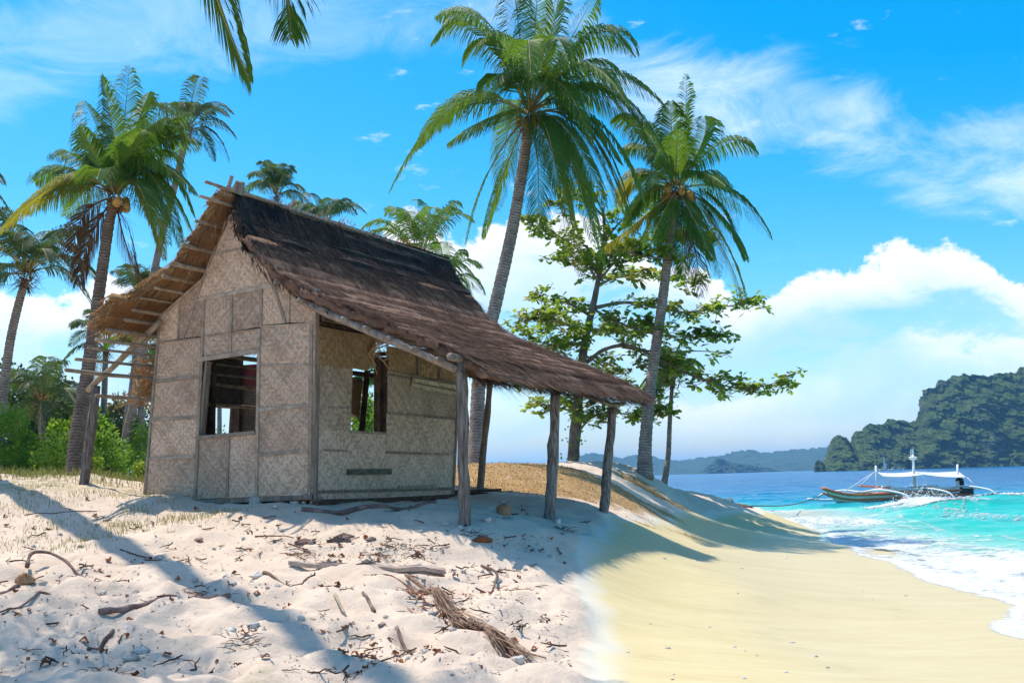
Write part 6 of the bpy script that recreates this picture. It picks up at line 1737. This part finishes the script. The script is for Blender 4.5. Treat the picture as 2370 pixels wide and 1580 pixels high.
lay([(5, 1440), (50, 1424), (95, 1405), (125, 1390)], 0.010, 0.014, 'drift', 'stick', 'straight grey stick in the shade at the left edge', 'stick', 0.1, 7, seed=3)
lay([(0, 1372), (20, 1370), (44, 1368)], 0.03, 0.025, 'drift', 'driftwood_stub', 'short dark driftwood stub cut by the left edge', 'driftwood', 0.2, 8, seed=4)
lay([(610, 1356), (650, 1362), (690, 1364), (715, 1356)], 0.022, 0.012, 'dryfrond', 'dry_spathe', 'curled dry palm sheath in the middle of the sand', 'palm sheath', 0.1, 8, seed=5)
lay([(700, 1182), (780, 1186), (860, 1180), (940, 1172), (1010, 1170)], 0.035, 0.025, 'drift', 'dark_pole', 'dark weathered pole lying under the hut floor', 'pole', 0.2, 8, seed=6)
lay([(918, 1463), (940, 1482), (970, 1502)], 0.020, 0.008, 'drift', 'bark_shard', 'dark pointed bark shard on the right foreground sand', 'bark', 0.1, 7, seed=7)
lay([(840, 1392), (858, 1406), (868, 1414)], 0.016, 0.014, 'drift', 'wood_piece', 'short brown wood piece in mid foreground', 'wood', 0.1, 7, seed=8)
lay([(1010, 1338), (1028, 1345), (1016, 1347)], 0.016, 0.010, 'deadleaf', 'bark_curl', 'reddish bark curl at the right end of the plank', 'bark', 0.1, 7, seed=9)
lay([(745, 1368), (785, 1376)], 0.020, 0.016, 'drift', 'grey_slat', 'short grey slat right of the dry palm sheath', 'slat', 0.2, 6, seed=10)
lay([(775, 1390), (800, 1412)], 0.018, 0.010, 'strawlight', 'pale_stick', 'pale bleached stick with a dark shadow in mid foreground', 'stick', 0.0, 6, seed=11)
lay([(60, 1192), (120, 1190), (180, 1186), (225, 1182)], 0.008, 0.006, 'twig', 'long_twig', 'long thin twig lying across the shadow band at left', 'twig', 0.1, 5, seed=12)
lay([(278, 1264), (310, 1275), (350, 1288)], 0.009, 0.008, 'twig', 'long_twig', 'thin straight twig inside the shadow band', 'twig', 0.1, 5, seed=13)
lay([(205, 1500), (230, 1490), (262, 1478)], 0.022, 0.016, 'drift', 'broken_branch', 'broken dark branch pieces near the bottom left stones', 'branch', 0.1, 7, seed=14)
lay([(590, 1247), (640, 1248), (680, 1247)], 0.010, 0.007, 'dryfrond', 'long_twig', 'straw-coloured twig on the sunlit sand before the hut', 'twig', 0.1, 5, seed=15)
lay([(1115, 1322), (1150, 1345), (1140, 1372)], 0.018, 0.012, 'drift', 'forked_branch', 'grey forked branch on the right side of the dune', 'branch', 0.1, 7, seed=16)
lay([(860, 1352), (900, 1348), (935, 1360), (960, 1378)], 0.009, 0.006, 'twig', 'curved_twig', 'curved dark twig under the plank', 'twig', -0.3, 5, seed=17)
# plank
p0, p1 = gpt(668, 1318), gpt(1030, 1328)
mb = MB(); n = 16
top, bot = [], []
for i in range(n + 1):
    s = i / n; c = p0.lerp(p1, s); c.z = max(c.z, gz(c.x, c.y), gz(c.x, c.y - 0.06), gz(c.x, c.y + 0.06)) + 0.012
    w = 0.055 * min(1, 0.25 + s * 2.2) + 0.008 * math.sin(i * 1.7)
    d = Vector((0.02, 1, 0.12)); top.append(c + d * w); bot.append(c - d * w)
mb.slab(top + bot[::-1], Vector((0, 0, 1)) * -1, -0.03) if False else mb.slab([q + Vector((0, 0, 0.03)) for q in (bot + top[::-1])], ZUP, 0.045)
mb.build('driftwood_plank', M['driftpale'], label='pale tapered plank lying level in mid foreground', category='plank')
# fallen dry frond
root = thing('dry_palm_frond', 'bundled dry brown palm frond lying down the slope at right', 'palm frond', gpt(1120, 1450))
P = [gpt(x, y) + Vector((0, 0, 0.05)) for x, y in [(940, 1352), (985, 1372), (1030, 1402), (1080, 1440), (1140, 1485), (1200, 1525), (1265, 1572)]]
Q = spline(P, 5)
mb = MB(); mb.tube(Q, [0.022 * (1 - 0.75 * i / len(Q)) for i in range(len(Q))], 6); mb.build('frond_stalk', M['dryfrond'], root, True)
mb = MB()
for i in range(800):
    s = rg.uniform(0.10, 0.84); k = s * (len(Q) - 1); a = int(k); c = Q[a].lerp(Q[min(a + 1, len(Q) - 1)], k - a)
    d = (Q[min(a + 4, len(Q) - 1)] - Q[max(a - 1, 0)]).normalized(); sd_ = d.cross(ZUP).normalized()
    wd = 0.085 * math.sin(math.pi * (s - 0.05)) ** 0.8
    c = c + sd_ * rg.gauss(0, wd * 0.45); l = rg.uniform(0.25, 0.65) * (1.1 - 0.5 * s)
    e = c + d * l + sd_ * rg.gauss(0, 0.05)
    za, zb = gz(c.x, c.y), gz(e.x, e.y)
    c.z = za + rg.uniform(0.005, 0.07); e.z = zb + rg.uniform(0.003, 0.035)
    w = sd_ * rg.uniform(0.0025, 0.006) + Vector((0, 0, rg.uniform(-0.003, 0.003)))
    mid = c.lerp(e, 0.5) + Vector((0, 0, rg.uniform(-0.005, 0.03)))
    mb.add([c - w, c + w, mid + w, mid - w, e], [(0, 1, 2, 3), (3, 2, 4)])
mb.build('dry_leaflets', M['dryfrond'], root, kind='stuff')
mb = MB()
for i in range(60):
    s = rg.uniform(0.0, 0.35); k = s * (len(Q) - 1); c = Q[int(k)].copy() + Vector((rg.gauss(0, 0.18), rg.gauss(0, 0.10), 0)); c.z = gz(c.x, c.y) + 0.015
    d = Vector((rg.uniform(0.3, 1), rg.uniform(-1, 0.2), 0)).normalized() * rg.uniform(0.08, 0.25); w = d.cross(ZUP).normalized() * rg.uniform(0.008, 0.02)
    e = c + d; e.z = gz(e.x, e.y) + 0.02
    mb.add([c - w, c + w, e + w * 0.3, e - w * 0.3], [(0, 1, 2, 3)])
mb.build('broken_leaflets', M['deadleaf'], root, kind='stuff')
# stones
def stone_mb(r, sd, flat=0.7, n=8, m=6):
    rr = random.Random(sd); vs, fs = [], []
    ph = [rr.uniform(0, 6.28) for _ in range(6)]
    for u in range(m + 1):
        th = math.pi * u / m
        for v in range(n):
            a = 2 * math.pi * v / n
            d = Vector((math.sin(th) * math.cos(a), math.sin(th) * math.sin(a), math.cos(th)))
            k = 1 + 0.20 * math.sin(3 * d.x + ph[0]) + 0.16 * math.sin(4 * d.y + ph[1]) + 0.14 * math.sin(5 * d.z + ph[2]) + rr.uniform(-0.07, 0.07)
            vs.append((d.x * r * k * 1.2, d.y * r * k * 0.9, d.z * r * k * flat))
    for u in range(m):
        for v in range(n): fs.append((u * n + v, (u + 1) * n + v, (u + 1) * n + (v + 1) % n, u * n + (v + 1) % n))
    return vs, fs
def stone(px, py, rpx, label, mat='stone', sd=0, flat=0.7, group=None, name='stone'):
    p = gpt(px, py); r = rpx * p.y / F
    vs, fs = stone_mb(r, sd, flat)
    mb = MB(); a = random.Random(sd).uniform(0, 6.28); ca, sa = math.cos(a), math.sin(a)
    c = p + Vector((0, 0, r * flat * 0.45))
    mb.add([c + Vector((v[0] * ca - v[1] * sa, v[0] * sa + v[1] * ca, v[2])) for v in vs], fs)
    return mb.build(name, M[mat], smooth=True, org=p, label=label, category='stone', group=group)
for i, a in enumerate([(590, 1168, 22, 'large pale boulder under the hut sole plate', 'stone'), (637, 1164, 15, 'rounded reddish stone right of the boulder under the hut', 'redstone'), (660, 1166, 10, 'small brown stone between the foundation stones', 'redstone'), (683, 1169, 13, 'pale stone under the hut left of the corner block', 'stone'), (703, 1168, 10, 'small grey stone next to the corner block', 'stone'), (636, 1178, 10, 'flat pale stone in front of the reddish one', 'stone'),
                       (302, 1520, 19, 'rounded white coral stone at bottom left', 'stone'), (325, 1500, 22, 'rough grey coral lump behind the round coral stone', 'stone'), (295, 1470, 16, 'flat coral piece above the bottom left stones', 'stone'), (595, 1356, 16, 'smooth grey pebble at the edge of the shadow band', 'stone'), (540, 1370, 9, 'small white pebble left of the grey pebble', 'stone'), (640, 1374, 9, 'white pebble near the dry palm sheath', 'stone'), (760, 1492, 11, 'bluish grey stone in the lower shadow', 'stone'), (752, 1508, 10, 'pale stone under the bluish one', 'stone'), (535, 1482, 17, 'angular coral stone in the lower middle', 'stone'), (585, 1468, 14, 'rough white coral chunk left of centre bottom', 'stone'),
                       (110, 1462, 15, 'pale elongated stone in the left shade', 'stone'), (1000, 1420, 14, 'knobbly coral lump left of the dry frond', 'stone'), (1200, 1545, 18, 'white coral rock beside the end of the dry frond', 'stone'), (995, 1525, 20, 'broad flat rock with a shadow at bottom centre', 'stone'), (720, 1268, 12, 'grey stone between driftwood bits before the hut', 'redstone'), (800, 1262, 15, 'reddish husk-like stone on the sunlit sand', 'redstone'), (858, 1258, 12, 'brown wedge stone right of the reddish one', 'redstone'), (1032, 1206, 10, 'pale stone at the foot of the first porch post', 'stone'), (1125, 1198, 14, 'whitish stone right of the first porch post', 'stone'), (1065, 1218, 8, 'small pale stone just in front of the first porch post', 'stone'), (1290, 1208, 13, 'rough stone at the foot of the middle porch post', 'stone'), (965, 1318, 9, 'small pebble just above the plank', 'stone'), (1050, 1332, 9, 'pale pebble past the right end of the plank', 'stone'), (1150, 1352, 16, 'grey stone beside the forked branch', 'stone'), (460, 1248, 11, 'dark reddish clump on the sunny slope', 'redstone'), (238, 1365, 9, 'small white shell left of centre', 'stone'), (450, 1343, 9, 'small coral bit by the shadow band', 'stone'), (882, 1452, 10, 'orange-brown pebble by the lower shadow', 'redstone'), (1090, 1430, 9, 'light pebble by the dry frond leaflets', 'stone'), (665, 1405, 9, 'grey pebble in the lower shadow band', 'stone')]):
    stone(a[0], a[1], a[2] * 0.8, a[3], a[4], 700 + i, 0.62)
# coconut husk in the porch shade and the husk by the left stalk
def husk(px, py, rpx, label, sd):
    p = gpt(px, py); r = rpx * p.y / F
    vs, fs = stone_mb(r, sd, 0.85, 10, 7)
    c = p + Vector((0, 0, r * 0.5)); root = thing('coconut_husk', label, 'coconut husk', p)
    mb = MB(); mb.add([c + Vector(v) for v in vs], fs); mb.build('husk', M['husk'], root, True)
    mb = MB(); rr = random.Random(sd)
    for i in range(50):
        d = Vector((rr.uniform(-1, 1), rr.uniform(-1, 1), rr.uniform(-0.2, 1))).normalized(); q = c + d * r * 0.9; e = q + (d + Vector((rr.uniform(-1, 1), rr.uniform(-1, 1), 0)) * 0.6) * r * 0.5; w = d.cross(ZUP).normalized() * 0.004 if d.cross(ZUP).length > 0.01 else Vector((0.004, 0, 0))
        mb.add([q - w, q + w, e], [(0, 1, 2)])
    mb.build('fibres', M['fibre'], root, kind='stuff')
husk(1165, 1190, 15, 'split coconut husk in the porch shade between the posts', 801)
husk(62, 1358, 17, 'brown coconut husk hanging at the end of the bent stalk', 802)
husk(800, 1500, 8, 'small dark husk in the lower shadow', 803)
# leaves and twigs that can be counted
LEAFDIR = []
def leaf_mb(sd):
    r = random.Random(sd); mb = MB(); n = 6; L, R = [], []
    l = 0.075; k = r.uniform(0.25, 0.6); tw = r.uniform(-0.8, 0.8)
    for i in range(n + 1):
        s = i / n; w = 0.028 * math.sin(math.pi * min(1, 0.06 + s * 0.9)) ; x = (s - 0.5) * l
        z = 0.030 * k * (2 * s - 1) ** 2 + 0.012 * math.sin(s * 7 + sd)
        L.append(Vector((x, w, z + w * (0.8 + tw * s)))); R.append(Vector((x, -w, z + w * (0.8 - tw * s))))
    C_ = [(L[i] + R[i]) * 0.5 - Vector((0, 0, 0.012)) for i in range(n + 1)]
    vs = L + C_ + R; m = n + 1
    fs = [(i, i + 1, m + i + 1, m + i) for i in range(n)] + [(m + i, m + i + 1, 2 * m + i + 1, 2 * m + i) for i in range(n)]
    mb.add(vs, fs); return mb
def twig_mb(sd):
    r = random.Random(sd); mb = MB(); l = 0.16
    P = [Vector((l * (i / 4 - 0.5), r.uniform(-0.014, 0.014), 0.008 + r.uniform(0, 0.012))) for i in range(5)]
    mb.tube(P, [0.0055, 0.006, 0.005, 0.004, 0.003], 5)
    if sd % 2: mb.tube([P[2], P[2] + Vector((0.03, 0.03, 0.02))], [0.003, 0.002], 4)
    return mb
def scatter_sites(n, sd, keep=None):
    """sites over the visible dry slope, roughly even in the picture"""
    r = random.Random(sd); out = []
    while len(out) < n:
        px, py = r.uniform(-40, 1400), 1150 + 430 * r.random() ** 0.85
        if keep and not keep(px, py, r): continue
        x, y = march(px, py, 7.0, 24.0)
        if y > 21 or y < 7.4: continue
        if wet_of(np.array([x]), np.array([y]))[0] > -0.12: continue
        out.append((x, y, px, py))
    return out
def dens(px, py, r):
    k = 0.35
    k += 0.75 * math.exp(-((px - 850) / 330) ** 2 - ((py - 1290) / 70) ** 2) + 0.6 * math.exp(-((px - 1230) / 160) ** 2 - ((py - 1215) / 35) ** 2) + 0.5 * math.exp(-((px - 1050) / 200) ** 2 - ((py - 1400) / 90) ** 2)
    x, y = (px - 1185) / 100.0, py / 38.0
    return r.random() < k * float(np.clip(0.55 + 2.2 * fbm(np.array([x]), np.array([y]), 3, 301)[0], 0.05, 1.6))
protos = [leaf_mb(i).build('dead_leaf', M['deadleaf'], label='small curled brown dead leaf lying on the dune sand', category='leaf', group='dead leaves scattered on the sand') for i in range(6)]
tprotos = [twig_mb(i).build('twig', M['twig'], label='short dark dry twig lying on the dune sand', category='twig', group='twigs scattered on the sand') for i in range(6)]
pprotos = []
for i in range(5):
    vs, fs = stone_mb(0.03, 50 + i, 0.65, 7, 5); mb = MB(); mb.add(vs, fs)
    pprotos.append(mb.build('pebble', M['stone'], smooth=True, label='small pale coral pebble half buried in the dune sand', category='pebble', group='coral pebbles scattered on the sand'))
SCAT = {'dead_leaf': 'small curled brown dead leaf', 'twig': 'short dark dry twig', 'pebble': 'small pale coral pebble half buried'}
def zone_of(px, py):
    if px < 330 and py > 1330: return 'in the shaded sand at bottom left'
    if py < 1235 and px > 760: return 'in the shade below the porch'
    if py < 1235: return 'on the sandy crest left of the hut corner'
    if py < 1320: return 'on the sunlit sand between hut and plank' if px > 560 else 'on the sunlit slope below the left wall'
    if px > 1230: return 'along the edge of the smooth beach'
    if px > 900: return 'on the slope around the dry palm frond'
    if py > 1450: return 'on the sand along the bottom edge'
    return 'on the sand between driftwood log and plank'
for protos_, n, sd, sc, dz in ((protos, 230, 31, (0.35, 1.15), 0.005), (tprotos, 230, 32, (0.5, 1.7), 0.0), (pprotos, 110, 33, (0.4, 1.2), 0.004)):
    sites = scatter_sites(n, sd, dens); r = random.Random(sd + 5)
    for i, (x, y, px, py) in enumerate(sites):
        src = protos_[i % len(protos_)]
        o = src if i < len(protos_) else src.copy()
        if i >= len(protos_): COL.objects.link(o)
        o.location = (x, y, gz(x, y) + dz)
        o['label'] = SCAT[src.data.name.split('.')[0]] + ' ' + zone_of(px, py)
        o.rotation_euler = (r.uniform(-0.35, 0.35), r.uniform(-0.35, 0.35), r.uniform(0, 6.28))
        k = r.uniform(*sc); o.scale = (k, k, k)
# shell bits on the smooth beach
vs, fs = stone_mb(0.016, 60, 0.5, 7, 5); mb = MB(); mb.add(vs, fs)
sh0 = mb.build('shell_fragment', M['stone'], smooth=True, label='tiny white shell fragment on the smooth tan beach', category='shell', group='shell fragments on the smooth beach')
r = random.Random(612)
for i in range(46):
    x, y = march(r.uniform(1430, 2250), 1230 + 345 * r.random() ** 0.7, 7.0, 40.0)
    if wet_of(np.array([x]), np.array([y]))[0] < 0.3 or gz(x, y) < 0.05: continue
    o = sh0 if not i else sh0.copy()
    if i: COL.objects.link(o)
    o.location = (x, y, gz(x, y) + 0.003); o.rotation_euler = (0, 0, r.uniform(0, 6.28)); k = r.uniform(0.4, 1.5); o.scale = (k * 1.4, k, k)
# crumbs too small to count
mb = MB(); mb2 = MB(); r = random.Random(77)
S_ = scatter_sites(4000, 78, dens)
zz = ground_z(np.array([s[0] for s in S_]), np.array([s[1] for s in S_]))
for (x, y, px, py), z in zip(S_, zz):
    a = r.uniform(0, 6.28); l = r.uniform(0.012, 0.06); d = Vector((math.cos(a), math.sin(a), r.uniform(-0.1, 0.3))) * l; w = Vector((-math.sin(a), math.cos(a), r.uniform(-0.3, 0.5))) * r.uniform(0.003, 0.012)
    p = Vector((x, y, z + 0.006)); (mb if r.random() < 0.6 else mb2).add([p - w, p + d * 0.5 - w * 0.8, p + d, p + d * 0.5 + w * 0.8], [(0, 1, 2, 3)])
mb.build('beach_litter', M['twig'], kind='stuff', label='tiny dark plant litter strewn over the dune', category='litter')
mb2.build('beach_litter', M['deadleaf'], kind='stuff', label='tiny reddish leaf crumbs strewn over the dune', category='litter')
# dry seaweed-like root clumps
for i, (px, py, lab) in enumerate([(470, 1395, 'tangled grey root clump right of the driftwood log'), (560, 1500, 'wispy reddish root clump in lower middle sand'), (460, 1380, 'reddish wiry root tuft above the log end'), (760, 1310, 'spiky brown root clump left of the plank'), (880, 1290, 'large brown leaf and stem heap before the hut'), (910, 1272, 'orange dry leaf heap right of centre'), (1190, 1370, 'dark wiry clump beside the grey stone'), (830, 1500, 'dark wispy clump in the lower shadow'), (250, 1555, 'dark twig clump at the bottom left edge'), (1100, 1248, 'spiky root clump at the shadow edge of the porch'), (690, 1290, 'small tangle of stems in mid sand'), (1310, 1230, 'dark stem tangle at the right end of the porch shade')]):
    p = gpt(px, py); r = random.Random(850 + i); mb = MB()
    for k in range(22):
        q = p + Vector((r.gauss(0, 0.09), r.gauss(0, 0.05), 0)); q.z = gz(q.x, q.y) + 0.004
        a = r.uniform(0, 6.28); l = r.uniform(0.06, 0.2); e = q + Vector((math.cos(a) * l, math.sin(a) * l * 0.7, r.uniform(0.0, 0.04)))
        mb.tube([q, q.lerp(e, 0.5) + Vector((0, 0, 0.012)), e], [0.0035, 0.003, 0.0015], 4, False)
    mb.build('root_clump', M['twig' if i % 2 else 'deadleaf'], org=p, label=lab, category='roots', group='root clumps on the sand')
# wood bits before the hut
for i, (px, py, lab) in enumerate([(795, 1248, 'square brown bark chunk before the hut'), (705, 1266, 'dark flat wood bits on the sunlit sand'), (1115, 1262, 'dry leaf stalk at the edge of the porch shadow'), (780, 1266, 'long reddish wood chunk behind the brown wedge stone')]):
    p = gpt(px, py); mb = MB(); r = random.Random(870 + i)
    mb.tube([p + Vector((-0.12, -0.02, 0.01)), p + Vector((0, 0, 0.035)), p + Vector((0.13, 0.03, 0.01))], [0.02, 0.045, 0.022], 7, True, rng=r, wob=0.3); mb.build('bark_chunk', M['drift' if i != 2 else 'deadleaf'], org=p, label=lab, category='bark')

# ------------------------------------------------------------------ the air
def haze():
    mb = MB()
    x0, x1, y0, y1, z0, z1 = -15500, 37000, -900, 14600, -5.5, 140
    vs = [(x, y, z) for x in (x0, x1) for y in (y0, y1) for z in (z0, z1)]
    mb.add(vs, [(0, 1, 3, 2), (4, 6, 7, 5), (0, 4, 5, 1), (2, 3, 7, 6), (0, 2, 6, 4), (1, 5, 7, 3)])
    m, t, out = new_mat('haze_air')
    v = t.node('ShaderNodeVolumePrincipled')
    v.inputs['Color'].default_value = (0.30, 0.66, 1.0, 1)
    v.inputs['Density'].default_value = HAZE_DENSITY
    v.inputs['Anisotropy'].default_value = 0.0
    t.l.new(v.outputs[0], out.inputs['Volume'])
    mb.build('haze', m, kind='stuff', label='pale blue sea haze over the bay', category='haze')
HAZE_DENSITY = 0.00013
haze()
